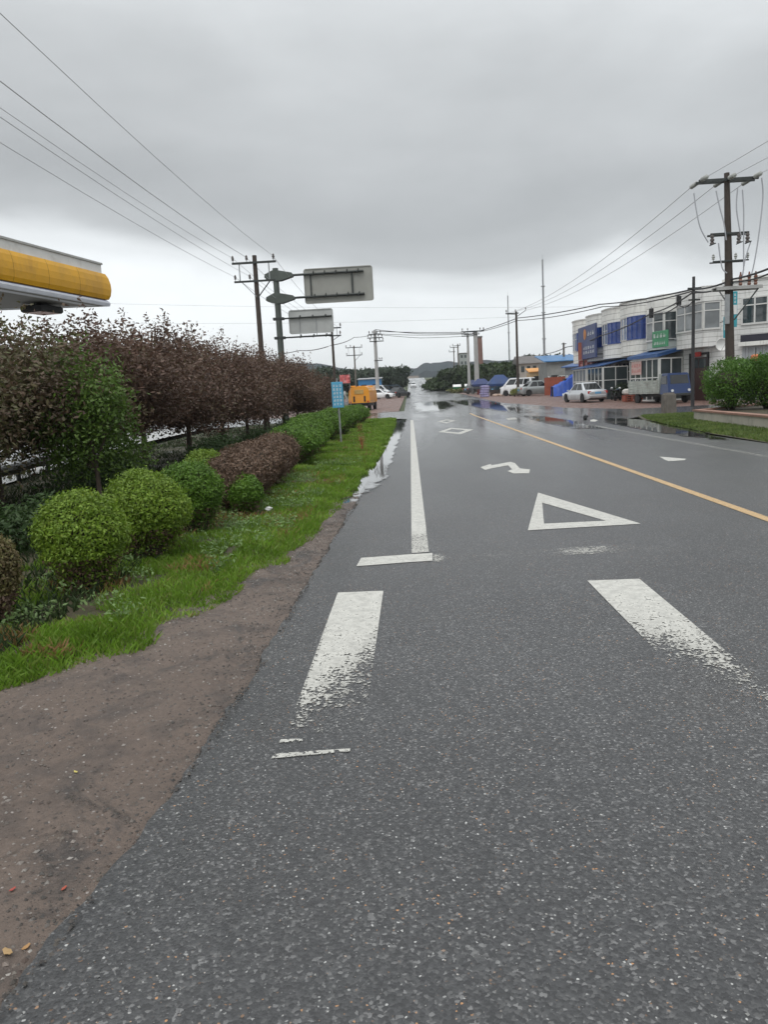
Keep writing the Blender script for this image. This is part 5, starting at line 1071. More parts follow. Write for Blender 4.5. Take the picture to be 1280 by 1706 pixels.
for k in range(4):
    a, b = lerp(F0, F1, k / 4), lerp(F0, F1, (k + 1) / 4); t_, Ln = unit(ulab[k], a, b, 6.4, 0.0)
    mb = MB(); mb.box(.01, Ln - .01, .25, 9, -.2, 6.30); mb.build('wall', M_tile, t_)
    rx, ry, cx_ = Ln * .44, 1.15, Ln * .5; arc = [(cx_ - rx * math.cos(math.pi * q / 10), -ry * math.sin(math.pi * q / 10) ** .7 + .0) for q in range(11)]
    arc2 = [(cx_ + (x - cx_) * 1.0, y * 1.06) for x, y in arc]
    mb = MB(); mb.prism([(x, y) for x, y in arc] + [(arc[-1][0], .30), (arc[0][0], .30)], 3.35, 4.45); by = mb.build('bay', M_cream, t_)
    mb = MB(); mb.prism([(x * .97 + cx_ * .03, y * .95) for x, y in arc] + [(arc[-1][0] - .1, .30), (arc[0][0] + .1, .30)], 4.451, 6.1); mb.build('bay_core', M_dark, by)
    mb = MB(); mb.prism([(x, y) for x, y in arc2] + [(arc2[-1][0], 1.3), (arc2[0][0], 1.3)], 6.1, 7.15); mb.build('parapet', M_cream, t_)
    mb = MB(); mb.prism([(cx_ + (x - cx_) * 1.03, y * 1.12) for x, y in arc] + [(arc2[-1][0] + .06, 1.4), (arc2[0][0] - .06, 1.4)], 7.151, 7.24); mb.build('cornice', M_cream, t_)
    for q in range(0, 10, 1):
        win(by, arc[q], arc[q + 1], 4.46, 6.09, 1, (.66,), M_bglass if q >= 6 else M_lbglass, .02, .05, M_bframe if q >= 6 else M_frame)
    win(t_, (.35, .25), (Ln - .35, .25), .35, 3.0, 4, (.72,), M_glass, .03, .08, name='shopfront')
    if k in (1, 2):
        mb = MB(); V = [(.2, -2.2, 2.75), (Ln - .1, -2.2, 2.75), (Ln - .1, .24, 3.25), (.2, .24, 3.25)]; mb.add(V + [(x, y, z + .08) for x, y, z in V], [(3, 2, 1, 0), (4, 5, 6, 7), (0, 1, 5, 4), (1, 2, 6, 5), (2, 3, 7, 6), (3, 0, 4, 7)]); mb.build('lean_to_roof', M_blue, t_)
        win(t_, (.3, -2.0), (Ln - .2, -2.0), .1, 2.7, 4, (.6,), M_pglass if k == 1 else M_glass, .03, .07, name='lean_to_window'); win(t_, (Ln - .2, -2.0), (Ln - .2, -.05), .1, 2.7, 2, (.6,), M_glass, .03, .07, name='lean_to_window')
# E: tiled shop with green sign and blue awning
tE, LE = unit('pale tiled shop house with green sign and blue awning over its glazed front', F1, lerp(F1, F2, .52), 7, 0.0)
mb = MB(); mb.box(.01, LE - .01, 0, 9, -.2, 7.0); mb.build('wall', M_tile2, tE)
arc = [(.2, 0), (.45, -.5), (1.1, -.95), (2.1, -1.0), (3.0, -.75), (3.35, 0)]; mb = MB(); mb.prism(arc, 6.0, 7.1); mb.build('parapet', M_cream, tE); mb = MB(); mb.prism(arc, 3.5, 4.1); mb.build('bay', M_tile2, tE)
mb = MB(); mb.prism([(x * .97, y * .94) for x, y in arc], 4.101, 5.99); mb.build('bay_core', M_dark, tE)
for q in range(5): win(tE, arc[q], arc[q + 1], 4.11, 5.98, 1, (.66,), M_pglass if q < 3 else M_glass, .02, .07)
win(tE, (3.45, 0), (LE - .08, 0), 4.4, 5.8, 1, (.66,), M_glass, .03, .07)
mb = MB(); V = [(.1, -1.9, 2.95), (LE, -1.9, 2.95), (LE, -.02, 3.35), (.1, -.02, 3.35)]; mb.add(V + [(x, y, z + .22) for x, y, z in V], [(3, 2, 1, 0), (4, 5, 6, 7), (0, 1, 5, 4), (1, 2, 6, 5), (2, 3, 7, 6), (3, 0, 4, 7)]); mb.build('awning', M_blue, tE)
win(tE, (.2, -1.7), (LE - .1, -1.7), .1, 2.9, 5, (.55,), M_glass, .03, .08, name='shopfront'); win(tE, (LE - .1, -1.7), (LE - .1, -.05), .1, 2.9, 2, (.55,), M_glass, .03, .08, name='shopfront')
ws = MB(); ws.box(.5, 1.9, -1.80, -1.79, 1.9, 2.8); pz = ws.build('window_poster', mat('pale_pink_poster', (.50, .36, .33), .6, var=.2, scale=6), tE); strokes(pz, .55, 1.85, 2.0, 2.7, 2, 5, mat('red_lettering', (.45, .06, .05), .5), -1.801, 12)
sgE = thing('shop_sign', 'green shop sign with white lettering above the blue awning', 'sign', (0, 0, 0)); a_ = Vector(P(1090, 580, 52.9)); b_ = Vector(P(1115, 577, 51.2)); sgE.location = (a_.x, a_.y, a_.z); sgE.rotation_euler.z = math.atan2(b_.y - a_.y, b_.x - a_.x); Ls = (b_ - a_).xy.length
mb = MB(); mb.box(0, Ls, -.12, .0, 0, 1.05, .02); bd = mb.build('board', mat('sign_green', (.06, .26, .13), .5, var=.2, scale=2), sgE); strokes(bd, .1, Ls - .1, .55, .95, 1, 4, M_let, -.125, 5); strokes(bd, .2, Ls - .2, .12, .42, 1, 7, M_let, -.125, 6)
mb = MB(); mb.box(.1, .16, 0, .5, .4, .46); mb.box(Ls - .2, Ls - .14, 0, .5, .4, .46); mb.build('bracket', M_steel, sgE)
# G: bay with door below
tG, LG_ = unit('white tiled shop house with three-sided glazed bay over a dark doorway', lerp(F1, F2, .52), F2, 7, 0.0)
mb = MB(); mb.box(.01, LG_ + .2, 0, 9, -.2, 6.9); mb.build('wall', M_tile, tG)
arc = [(.1, 0), (.55, -.85), (LG_ - .35, -.85), (LG_ + .15, 0)]; mb = MB(); mb.prism(arc, 3.35, 4.35); mb.build('bay', M_tile, tG); mb = MB(); mb.prism([(.12, 0), (.58, -.8), (LG_ - .38, -.8), (LG_ + .1, 0)], 4.351, 6.02); mb.build('bay_core', M_dark, tG)
for q, nx_ in ((0, 1), (1, 3), (2, 1)): win(tG, arc[q], arc[q + 1], 4.36, 6.02, nx_, (.68,), M_pglass, .02, .08)
mb = MB(); mb.prism([(-.05, 0), (.5, -.95), (LG_ - .3, -.95), (LG_ + .25, 0)], 6.04, 6.95); mb.build('parapet', M_tile, tG)
mb = MB(); mb.box(.9, 2.7, -.06, -.0, 0.02, 2.75); dr = mb.build('door', mat('dark_brown_door', (.05, .02, .018), .5, var=.2), tG); mb = MB(); mb.box(1.0, 1.75, -.075, -.061, 2.1, 2.65); mb.box(1.85, 2.6, -.075, -.061, 2.1, 2.65); mb.build('fanlight', M_glass, dr); mb = MB(); mb.box(.75, .895, -.1, 0, 0, 2.9); mb.box(2.705, 2.85, -.1, 0, 0, 2.9); mb.box(.75, 2.85, -.10, 0, 2.905, 3.05); mb.build('frame', M_dark, dr)
mb = MB(); mb.box(1.3, 2.2, -.25, -.12, 2.8, 3.1, .02); mb.build('red_plaque', M_red, tG)
# F: corner building facing the camera
F3 = (28.0, 41.6); tF, LF = unit('white tiled two-storey building with wide windows and pale shutters, right edge', F2, F3, 7, 0.0)
mb = MB(); mb.box(.22, LF, 0, 9, -.2, 7.05); mb.build('wall', M_tile, tF); mb = MB(); mb.box(.15, LF + .05, -.12, 9.1, 7.051, 7.2); mb.build('coping', M_cream, tF)
def fx(px, z):                                # facade coordinate of a pixel column
    for s_ in np.linspace(0, LF, 400):
        q = (F2[0] + (F3[0] - F2[0]) * s_ / LF, F2[1] + (F3[1] - F2[1]) * s_ / LF); r_ = ray(px, 530)
        if q[0] / q[1] >= r_[0]: return float(s_)
    return LF
w0 = fx(1236, 5); win(tF, (w0, 0), (w0 + 2.9, 0), 4.45, 6.05, 4, (.7,), M_glass, .03, .09); win(tF, (w0 + 4.2, 0), (w0 + 7.0, 0), 4.45, 6.05, 4, (.7,), M_glass, .03, .09)
mb = MB(); mb.box(w0 + .05, w0 + 6.5, -.30, -.001, 3.45, 3.85); mb.build('sign_band', mat('dark_band', (.025, .025, .04), .5), tF); mb = MB(); mb.box(w0 - .05, w0 + 6.6, -.36, -.001, 3.20, 3.44); mb.build('ledge', M_cream, tF)
for k in range(2):
    mb = MB()
    for j in range(16): mb.box(w0 + .1 + k * 3.2 + j * .19, w0 + .1 + k * 3.2 + j * .19 + .17, -.05 - .012 * (j % 2), 0, .05, 3.15)
    mb.build('shutter', M_shut, tF)
M_teal = mat('teal_board', (.04, .30, .36), .5, var=.2, scale=2)
for lab, px0, px1, py0, py1, cc in (('narrow teal and white vertical sign left of the transformer pole', 1207, 1216, 527, 563, 1), ('tall narrow teal vertical sign right of the transformer pole', 1221, 1230, 485, 545, 2)):
    Ys = 46.5; a_ = P(px0, py1, Ys); b_ = P(px1, py0, Ys); t_ = thing('vertical_sign', lab, 'sign', a_); w_, hh = b_[0] - a_[0], b_[2] - a_[2]
    mb = MB(); mb.box(0, w_, 0, .12, 0, hh, .01); bd = mb.build('board', M_teal, t_); mb = MB(); mb.box(w_ * .1, w_ * .9, -.012, 0, hh * .36, hh * .62); mb.build('white_panel', M_white, bd); strokes(bd, .05, w_ - .05, hh * .66, hh * .95, 3, 1, M_let, -.005, 8 + cc)
    mb = MB(); mb.tube([(w_ / 2, .1, hh * .8), (w_ / 2 + .1, 1.2, hh * .8)], .025, 6); mb.build('bracket', M_steel, t_)
p = P(1202, 574, 45.2); t_ = thing('satellite_dish', 'round white satellite dish mounted beside the dark doorway', 'satellite dish', p, R(10)); mb = MB(); mb.lathe([(.02, .10), (.16, .07), (.30, 0), (.36, -.06), (.345, -.075), (.28, -.02), (.15, .04), (.02, .06)], n=22, axis='y'); mb.build('dish', M_white, t_, smooth=True); mb = MB(); mb.tube([(0, .1, 0), (0, .5, 0), (.1, 1.4, -.1)], .03, 6); mb.tube([(0, -.06, -.33), (0, -.4, -.02)], .012, 5); mb.build('arm', M_galv, t_)
p = P(1260, 597, 33); t_ = thing('lantern', 'round orange red lantern just above the planter shrubs', 'lantern', (p[0], p[1], h(33))); zz_ = p[2] - h(33); mb = MB(); mb.lathe([(.08, -.17), (.17, -.13), (.215, 0), (.17, .13), (.08, .17)], c=(0, 0, zz_), n=16); mb.build('globe', mat('orange_red', (.60, .16, .07), .6, var=.1), t_, smooth=True); mb = MB(); mb.tube([(0, 0, -.1), (0, 0, zz_ + .45)], .02, 6); mb.build('post', M_steel, t_)

# blue advertising board and neighbours at the far end of the row
a_ = Vector(P(967, 600, 70.5)); b_ = Vector(P(996, 598, 64.6)); t_ = thing('billboard', 'blue advertising board with orange emblem and white writing at the far end of the shops', 'billboard', a_); Lb = (b_ - a_).xy.length; t_.rotation_euler.z = math.atan2(b_.y - a_.y, b_.x - a_.x)
mb = MB(); mb.box(0, Lb, -.15, 0, 0, 2.75, .02); bd = mb.build('board', mat('ad_blue', (.05, .07, .17), .5, var=.25, scale=1.5), t_)
mb = MB(); mb.lathe([(.45, -.02), (.45, .0)], c=(Lb * .42, -.155, 2.05), n=20, axis='y'); mb.lathe([(.22, -.05), (.22, -.021)], c=(Lb * .42, -.155, 2.05), n=12, axis='y'); mb.build('emblem', mat('emblem_orange', (.50, .20, .05), .5, var=.2), bd); strokes(bd, Lb * .55, Lb * .95, 1.8, 2.3, 1, 3, M_let, -.155, 21); strokes(bd, Lb * .3, Lb * .95, .35, 1.1, 2, 5, M_let, -.155, 22)
mb = MB(); mb.box(.3, .4, 0, 1.2, .2, .3); mb.box(Lb - .4, Lb - .3, 0, 1.2, .2, .3); mb.build('bracket', M_steel, t_)
p = P(965, 600, 69.5); t_ = thing('sign', 'brick red sign panel at the lower left of the blue board', 'sign', p, R(-40)); mb = MB(); mb.box(0, 1.0, -.1, 0, 0, 1.5, .01); mb.build('board', mat('brick_red_panel', (.26, .08, .05), .6, var=.2, scale=3), t_); mb = MB(); mb.box(.4, .5, 0, .05, -1.5, .2); mb.build('bracket', M_steel, t_)
p = P(966, 614, 72); t_ = thing('shop_sign', 'dark red shop sign with pale characters under the blue board', 'sign', p, R(-50)); mb = MB(); mb.box(0, 2.3, -.12, 0, 0, .72, .01); bd = mb.build('board', mat('dark_red_panel', (.16, .02, .02), .5, var=.2, scale=3), t_); strokes(bd, .15, 2.15, .1, .62, 1, 4, mat('pink_lettering', (.55, .30, .28), .5), -.125, 31, .16); mb = MB(); mb.box(.2, .3, 0, .9, .3, .36); mb.build('bracket', M_steel, t_)
def shed(label, px0, px1, Y, zt, depth, wall, roof, rz=0, over=.3, doors=1, slope=.5, name='shed', fall=1):
    x0 = xat(px0, 620, Y); x1 = xat(px1, 620, Y); W_ = x1 - x0; t_ = thing(name, label, 'shed', (x0, Y, h(Y) - .03), rz); z1 = zt - h(Y)
    mb = MB(); mb.box(0, W_, 0, depth, -.1, z1 - slope); mb.build('wall', wall, t_)
    za, zc = (z1 - slope, z1) if fall > 0 else (z1, z1 - slope)
    mb = MB(); V = [(-over, -over, za + .005), (W_ + over, -over, za + .005), (W_ + over, depth + over, zc), (-over, depth + over, zc)]; mb.add(V + [(x, y, z + .10) for x, y, z in V], [(3, 2, 1, 0), (4, 5, 6, 7), (0, 1, 5, 4), (1, 2, 6, 5), (2, 3, 7, 6), (3, 0, 4, 7)]); mb.build('roof', roof, t_)
    for k in range(doors):
        u = W_ * (k + .5) / doors; mb = MB(); mb.box(u - .45, u + .45, -.05, 0, .02, 2.1); dd_ = mb.build('door', M_dark, t_); win(t_, (max(.1, u - 1.6), 0), (u - .65, 0), 1.0, 2.0, 2, (), M_glass, .03, .06)
    return t_
M_gw = mat('grey_render', (.24, .25, .24), .8, var=.25, scale=1, dirt=(.14, .14, .13)); M_bw = mat('beige_render', (.36, .33, .29), .8, var=.2, scale=.6, dirt=(.2, .19, .17)); M_slate = mat('grey_roof', (.13, .12, .115), .7, var=.3, scale=1)
shed('low grey shed with bright blue sheet roof left of the blue board', 912, 966, 92, zat(930, 589, 92), 6, M_gw, M_roofb, 0, .4, 2, .9)
shed('low glazed grey lean-to with dull blue roof in front of the far shops', 942, 975, 80, zat(960, 603, 80), 4, M_gw, M_blue, R(-30), .3, 1, .5)
shed('small orange topped kiosk behind the grey saloon car', 883, 908, 99, zat(895, 613, 99), 2.5, mat('kiosk_tan', (.50, .36, .20), .6, var=.15), mat('kiosk_orange', (.62, .28, .06), .5, var=.15), 0, .15, 1, .5, 'kiosk')
t_ = shed('long low shed with bright blue panels behind the orange truck', 596, 634, 138, zat(615, 629, 138), 5, mat('blue_cladding', (.03, .17, .38), .5, var=.15, scale=.8), M_galv, 0, .2, 2, .3)
# red board fence & blue tarpaulin
a_ = P(908, 641, 84); b_ = P(985, 640, 79); t_ = thing('fence', 'rusty red board fence behind the blue tarpaulin heap', 'fence', (a_[0], a_[1], h(84)), math.atan2(-5, b_[0] - a_[0])); Lf = math.hypot(b_[0] - a_[0], 5); M_rb = mat('rust_red_boards', (.26, .065, .035), .7, var=.25, scale=2)
for k in range(3): mb = MB(); [mb.box(Lf * k / 3 + j * Lf / 30, Lf * k / 3 + j * Lf / 30 + Lf / 31, -.03, .01 * (j % 2), .0, zat(940, 628, 82) - h(82) + .02 * (j % 3)) for j in range(10)]; mb.build('panel', M_rb, t_)
a_ = on(918, 655, 79); xe = xat(966, 650, 77); t_ = thing('tarpaulin_heap', 'bright blue tarpaulin draped over goods, rising to the right behind the silver car', 'tarpaulin', (a_[0], 77.5, h(77.5) - .03)); M_tarp = mat('blue_tarpaulin', (.012, .075, .42), .4, var=.3, scale=1.6, bmp=.05)
Wt = xe - a_[0]; V = []; nu, nv = 30, 12
for j in range(nv + 1):
    for i_ in range(nu + 1):
        u, v_ = i_ / nu, j / nv; tp = .95 + 1.15 * min(1, u * 1.15) ** 1.3 - (.5 * max(0, u - .9) / .1); prof_ = min(1, math.sin(math.pi * min(1, max(0, v_))) * 1.9); z = tp * prof_ + .05 * math.sin(u * 31 + v_ * 4) * prof_ + .04 * math.sin(v_ * 19 + u * 7)
        V.append((u * Wt + .04 * math.sin(v_ * 9), v_ * 1.9 - .12 * (prof_ < 1) * (1 - prof_), max(0, z)))
mb = MB(); mb.add(V, [(j * (nu + 1) + i_, j * (nu + 1) + i_ + 1, (j + 1) * (nu + 1) + i_ + 1, (j + 1) * (nu + 1) + i_) for j in range(nv) for i_ in range(nu)]); 
for s_ in (0, nu): pass
mb.build('sheet', M_tarp, t_); mb = MB(); mb.box(.15, Wt - .25, .4, 1.5, 0, .8); mb.box(Wt * .5, Wt - .3, .5, 1.4, .8, 1.7); mb.build('goods', M_dark, t_)
# market tents
M_tent = mat('tent_blue', (.010, .038, .13), .55, var=.25, scale=1.5); M_tent2 = mat('tent_navy', (.015, .03, .11), .6, var=.25, scale=1.5)
def tent(label, px0, px1, Y, zt, ze, m, rz=0):
    x0 = xat(px0, 640, Y); x1 = xat(px1, 640, Y); w = (x1 - x0); g0 = h(Y) - .03; t_ = thing('market_tent', label, 'market tent', ((x0 + x1) / 2, Y, g0), rz, 'blue market tents'); a = w / 2; b = 1.5; ze -= g0; zt -= g0
    mb = MB(); rdg = a * .35; V = [(-a, -b, ze), (a, -b, ze), (a, b, ze), (-a, b, ze), (-rdg, 0, zt), (rdg, 0, zt)]; mb.add(V + [(x, y, z - .04) for x, y, z in V], [(0, 1, 5, 4), (2, 3, 4, 5), (1, 2, 5), (3, 0, 4), (7, 6, 10, 11), (9, 8, 11, 10), (8, 7, 11), (6, 9, 10)]); cn = mb.build('canopy', m, t_)
    mb = MB(); n_ = 14
    for s in (-1, 1):
        for k in range(n_): u0, u1 = -a + 2 * a * k / n_, -a + 2 * a * (k + 1) / n_; um = (u0 + u1) / 2; mb.add([(u0, s * b, ze), (u1, s * b, ze), (u1, s * b, ze - .2), (um, s * b, ze - .32), (u0, s * b, ze - .2), (u0, s * (b - .02), ze), (u1, s * (b - .02), ze), (u1, s * (b - .02), ze - .2), (um, s * (b - .02), ze - .32), (u0, s * (b - .02), ze - .2)], [(0, 1, 2, 3, 4), (9, 8, 7, 6, 5), (4, 3, 8, 9), (3, 2, 7, 8)])
    mb.build('valance', m, cn)
    for x in (-a + .08, a - .08):
        for y in (-b + .08, b - .08): mb = MB(); mb.tube([(x, y, 0), (x, y, ze)], .035, 6); mb.build('leg', M_galv, t_)
    return t_
tent('bright blue market tent with scalloped edge left of the white van', 812, 853, 97, zat(838, 624, 97), zat(838, 639, 97), M_tent)
tent('navy market tent with low roof behind the purple sacks', 786, 818, 108, zat(802, 631, 108), zat(802, 640, 108), M_tent2)
tent('small dark blue market tent beside the green bins', 779, 797, 122, zat(788, 633, 122), zat(788, 641, 122), M_tent2)
r_ = random.Random(3)
for k, (px, Y, lab, cl) in enumerate([(822, 96, 'dark crate at the left under the bright blue tent', (.05, .035, .03)), (832, 96.4, 'grey crate in the middle under the bright blue tent', (.12, .11, .10)), (842, 96, 'brown crate at the right under the bright blue tent', (.10, .06, .04)), (800, 107, 'dark red crate under the navy tent', (.13, .03, .03))]):
    x, y, z = on(px, 650, Y); t_ = thing('crate', lab, 'crate', (x, y, z), r_.uniform(-.2, .2), 'crates under the market tents'); m_ = mat('crate' + str(k), cl, .8, var=.3, scale=5); mb = MB()
    mb.box(-.35, .35, -.3, .3, .0, .05)
    for s in (-1, 1):
        for q in range(4): mb.box(-.35, .35, s * .30 - .012, s * .30 + .012, .06 + q * .17, .19 + q * .17); mb.box(s * .35 - .012, s * .35 + .012, -.285, .285, .06 + q * .17, .19 + q * .17)
    mb.build('slats', m_, t_); mb = MB(); mb.box(-.32, .32, -.27, .27, .05, .60); mb.build('contents', mat('produce', (.14, .08, .05), .8, var=.5, scale=14), t_)
def sackmesh(w, d_, hh, seed):
    bm = bmesh.new(); bmesh.ops.create_cube(bm, size=1); bmesh.ops.subdivide_edges(bm, edges=bm.edges[:], cuts=5, use_grid_fill=True); r_ = random.Random(seed)
    for v_ in bm.verts:
        c_ = v_.co; f = 1 - .22 * (abs(c_.x * 2) ** 3) - .0; v_.co = Vector((c_.x * w, c_.y * d_ * (1 - .15 * abs(c_.x * 2) ** 3), (c_.z * (1 - .45 * abs(c_.x * 2) ** 3) * (1 - .3 * abs(c_.y * 2) ** 3) + .5 * .9) * hh)) + Vector((r_.uniform(-1, 1), r_.uniform(-1, 1), r_.uniform(-1, 1))) * .012
    me = bpy.data.meshes.new('sack'); bm.to_mesh(me); bm.free(); [setattr(p, 'use_smooth', True) for p in me.polygons]; return me
M_pur = mat('purple_sack', (.25, .23, .40), .6, var=.25, scale=6, dirt=(.5, .46, .62)); sm = sackmesh(1.05, .6, .30, 2); sm.materials.append(M_pur); x, y, z = on(808, 659, 91)
for k, w_ in enumerate(['bottom', 'second', 'third', 'fourth', 'top']): o = bpy.data.objects.new('sack', sm); COL.objects.link(o); o.location = (x + r_.uniform(-.06, .06), y, z + k * .265); o.rotation_euler.z = r_.uniform(-.12, .12); tag(o, 'purple woven sack, ' + w_ + ' one of the stack by the puddle', 'sack', 'purple sacks stacked by the puddle')
x, y, z = on(790, 657, 97)
sm2 = sackmesh(.7, .45, .3, 5); sm2.materials.append(mat('cream_sack', (.55, .42, .34), .7, var=.2, scale=5))
for px, lab in ((826, 'pale pinkish sack on the ground beside the purple stack'), (835, 'pale pinkish sack on the ground before the bright blue tent'), (788, 'pale sack on the ground beside the right green bin')): o = bpy.data.objects.new('sack', sm2); COL.objects.link(o); o.location = on(px, 655, 92 if px > 800 else 128); o.rotation_euler.z = px; tag(o, lab, 'sack')
M_bin = mat('bin_green', (.015, .17, .07), .5, var=.2, scale=2)
for px, lab in ((762, 'green wheeled rubbish bin with white lid, left of two'), (781.5, 'green wheeled rubbish bin with white lid, right of two by the white poles')):
    t_ = thing('rubbish_bin', lab, 'rubbish bin', on(px, 650, 134), 0, 'green bins with white lids'); frustum('body', (-.55, .55), (-.66, .66), .42, .52, .12, .92, M_bin, t_, .03); t_.children[0].name = 'body'
    mb = MB(); mb.prismx([(-.58, .93), (.58, .93), (.5, 1.2), (.1, 1.34), (-.3, 1.26)], -.7, .7); mb.build('lid', M_white, t_)
    for sx_ in (-.45, .45):
        for s in (-1, 1): mb = MB(); mb.lathe([(.09, -.03), (.09, .03)], c=(sx_, s * .3, .09), n=12, axis='y'); mb.build('wheel', M_rubber, t_)
# yellow-green plant at the van
def clump(name, lab, px, py, Y, w, hh, m, n=500, size=.12, cat='plant', group=None, base=None):
    x = xat(px, py, Y); t_ = thing(name, lab, cat, (x, Y, h(Y) - .03), 0, group); r2 = np.random.default_rng(int(px * 7 + Y)); lb = [(r2.uniform(-.3, .3) * w, r2.uniform(-.3, .3) * w, hh * r2.uniform(.4, .75), w * .38, w * .38, hh * .32) for _ in range(6)]
    P_, O = lobes_pts(lb, n, r2, .5, .2); V, Fc = leaves(P_, size, .4, O * .5, 3); npmesh('foliage', V, Fc, m, smooth=False, parent=t_); mb = MB()
    for l in lb: mb.tube([(0, 0, -.05), (l[0] * .5, l[1] * .5, l[2] * .5), (l[0], l[1], l[2])], [.03 * w, .02 * w, .008 * w], 5)
    mb.build('stem', M_bark, t_); return t_
clump('plant', 'yellow-green plant at the lot edge before the white van', 858, 655, 86, 1.0, 1.0, leafmat('yellowgreen_leaves', [(.22, .26, .05), (.30, .30, .08), (.15, .2, .04)]), 700, .10)
clump('plant', 'dark leafy plant between the white van and grey saloon', 872, 635, 92.5, 1.6, 2.3, M_green, 1200, .12)
# goods before the shops
for k, (px, lab) in enumerate([(1046, 'white sack on the red pallet, leftmost of three'), (1056, 'white sack on the red pallet, middle of three'), (1066, 'white sack on the red pallet, nearest the flatbed truck')]):
    me = sackmesh(.62, .5, .42, 9 + k) if k == 0 else me; 
    if k == 0: me.materials.append(mat('white_sack', (.58, .56, .52), .7, var=.12, scale=4))
    o = bpy.data.objects.new('sack', me); COL.objects.link(o); x, y, z = on(px, 655, 54.5); o.location = (x, 54.5, z + .50); o.rotation_euler.z = .2 * k; tag(o, lab, 'sack', 'white sacks on the red pallet')
x0, y0, zz_ = on(1040, 655, 54.5); x1 = xat(1073, 650, 54.5); t_ = thing('pallet_stack', 'low rust red pallet stack carrying white sacks', 'pallet', (x0, 54.1, zz_)); mb = MB()
for k in range(4): mb.box(0, x1 - x0, 0, .9, .03 + k * .125, .08 + k * .125); [mb.box(q * (x1 - x0 - .1) / 3, q * (x1 - x0 - .1) / 3 + .1, 0.02, .88, .081 + k * .125, .154 + k * .125) for q in range(4) if k < 3]
mb.build('boards', M_rb, t_)
def moto(lab, px, Y, rz, m):
    x, y, z = on(px, 655, Y); t_ = thing('motorcycle', lab, 'motorcycle', (x, y, z), rz, 'motorcycles by the shops')
    for wx in (-.62, .62): mb = MB(); mb.lathe([(.24, -.04), (.29, -.04), (.30, 0), (.29, .04), (.24, .04)], c=(wx, 0, .30), n=18, axis='y'); w_ = mb.build('wheel', M_rubber, t_); mb = MB(); mb.lathe([(.04, -.05), (.04, .05)], c=(wx, 0, .3), n=8, axis='y'); [mb.tube([(wx, 0, .3), (wx + .25 * math.cos(a), 0, .3 + .25 * math.sin(a))], .008, 4) for a in (0, 1.05, 2.1, 3.14, 4.2, 5.2)]; mb.build('rim', M_alloy, w_)
    mb = MB(); mb.tube([(-.62, 0, .3), (-.1, 0, .55), (.35, 0, .8), (.48, 0, .75), (.62, 0, .3)], .035, 6); mb.obox((-.02, 0, .42), .36, .22, .28); mb.build('frame', M_steel, t_); mb = MB(); mb.prismx([(-.1, .0)], 0, 0) if 0 else None; mb.box(-.05, .38, -.13, .13, .68, .88, .04); mb.build('fuel_tank', m, t_); mb = MB(); mb.box(-.70, -.05, -.12, .12, .70, .80, .03); mb.build('seat', M_black, t_)
    mb = MB(); mb.tube([(.36, -.34, 1.05), (.45, 0, .98), (.36, .34, 1.05)], .018, 6); mb.build('handlebar', M_steel, t_); mb = MB(); mb.lathe([(.03, -.05), (.09, 0), (.09, .05)], c=(.55, 0, .88), n=12, axis='x'); mb.build('headlight', M_clear, t_)
moto('dark motorcycle just right of the silver car tail', 1020, 60, R(75), M_blk); moto('blue tanked motorcycle farther right of the silver car', 1030, 58, R(60), M_dblue)
clump('plant', 'dark potted shrub between the motorcycles and the shop wall', 1034, 645, 61, 1.3, 1.2, M_dgreen, 800, .10)
# stone marker post
g_ = G(1115, 690); t_ = thing('stone_post', 'squat grey stone post with rounded top on the grassy corner', 'post', (g_[0], g_[1], g_[2]), R(15)); frustum('block', (-.31, .31), (-.28, .28), .20, .17, -.05, .92, mat('rough_stone', (.14, .125, .11), .85, var=.3, scale=4, bmp=.02), t_, .07); mb = MB(); mb.box(-.40, .40, -.28, .28, -.04, .06, .02); mb.build('footing', mat('rough_stone', (.14, .125, .11)), t_)
# small things on the wet road edge
p = G(976, 699); t_ = thing('litter', 'small dark scrap standing on the wet road edge', 'litter', p); bm = bmesh.new(); bmesh.ops.create_icosphere(bm, subdivisions=2, radius=.13)
for v_ in bm.verts: v_.co *= random.uniform(.6, 1.2); v_.co.z = v_.co.z * .9 + .1
me = bpy.data.meshes.new('scrap'); bm.to_mesh(me); bm.free(); me.materials.append(M_black); o = bpy.data.objects.new('scrap', me); COL.objects.link(o); o.parent = t_
a_ = G(700, 658); t_ = thing('banner', 'red and white banner stand above the light blue sign', 'banner', on(573, 640, 64)); x_ = xat(566, 630, 64) - t_.location.x; mb = MB(); mb.box(x_, x_ + .85, -.03, 0, zat(573, 638, 64) - h(64), zat(573, 624, 64) - h(64)); bd = mb.build('cloth', mat('red_white_cloth', (.55, .12, .12), .7, var=.5, scale=5, dirt=(.7, .68, .68)), t_); mb = MB(); mb.tube([(x_ + .05, 0, 0), (x_ + .05, 0, zat(573, 624, 64) - h(64) + .1)], .02, 6); mb.tube([(x_ + .8, 0, 0), (x_ + .8, 0, zat(573, 624, 64) - h(64) + .1)], .02, 6); mb.build('pole', M_galv, t_)

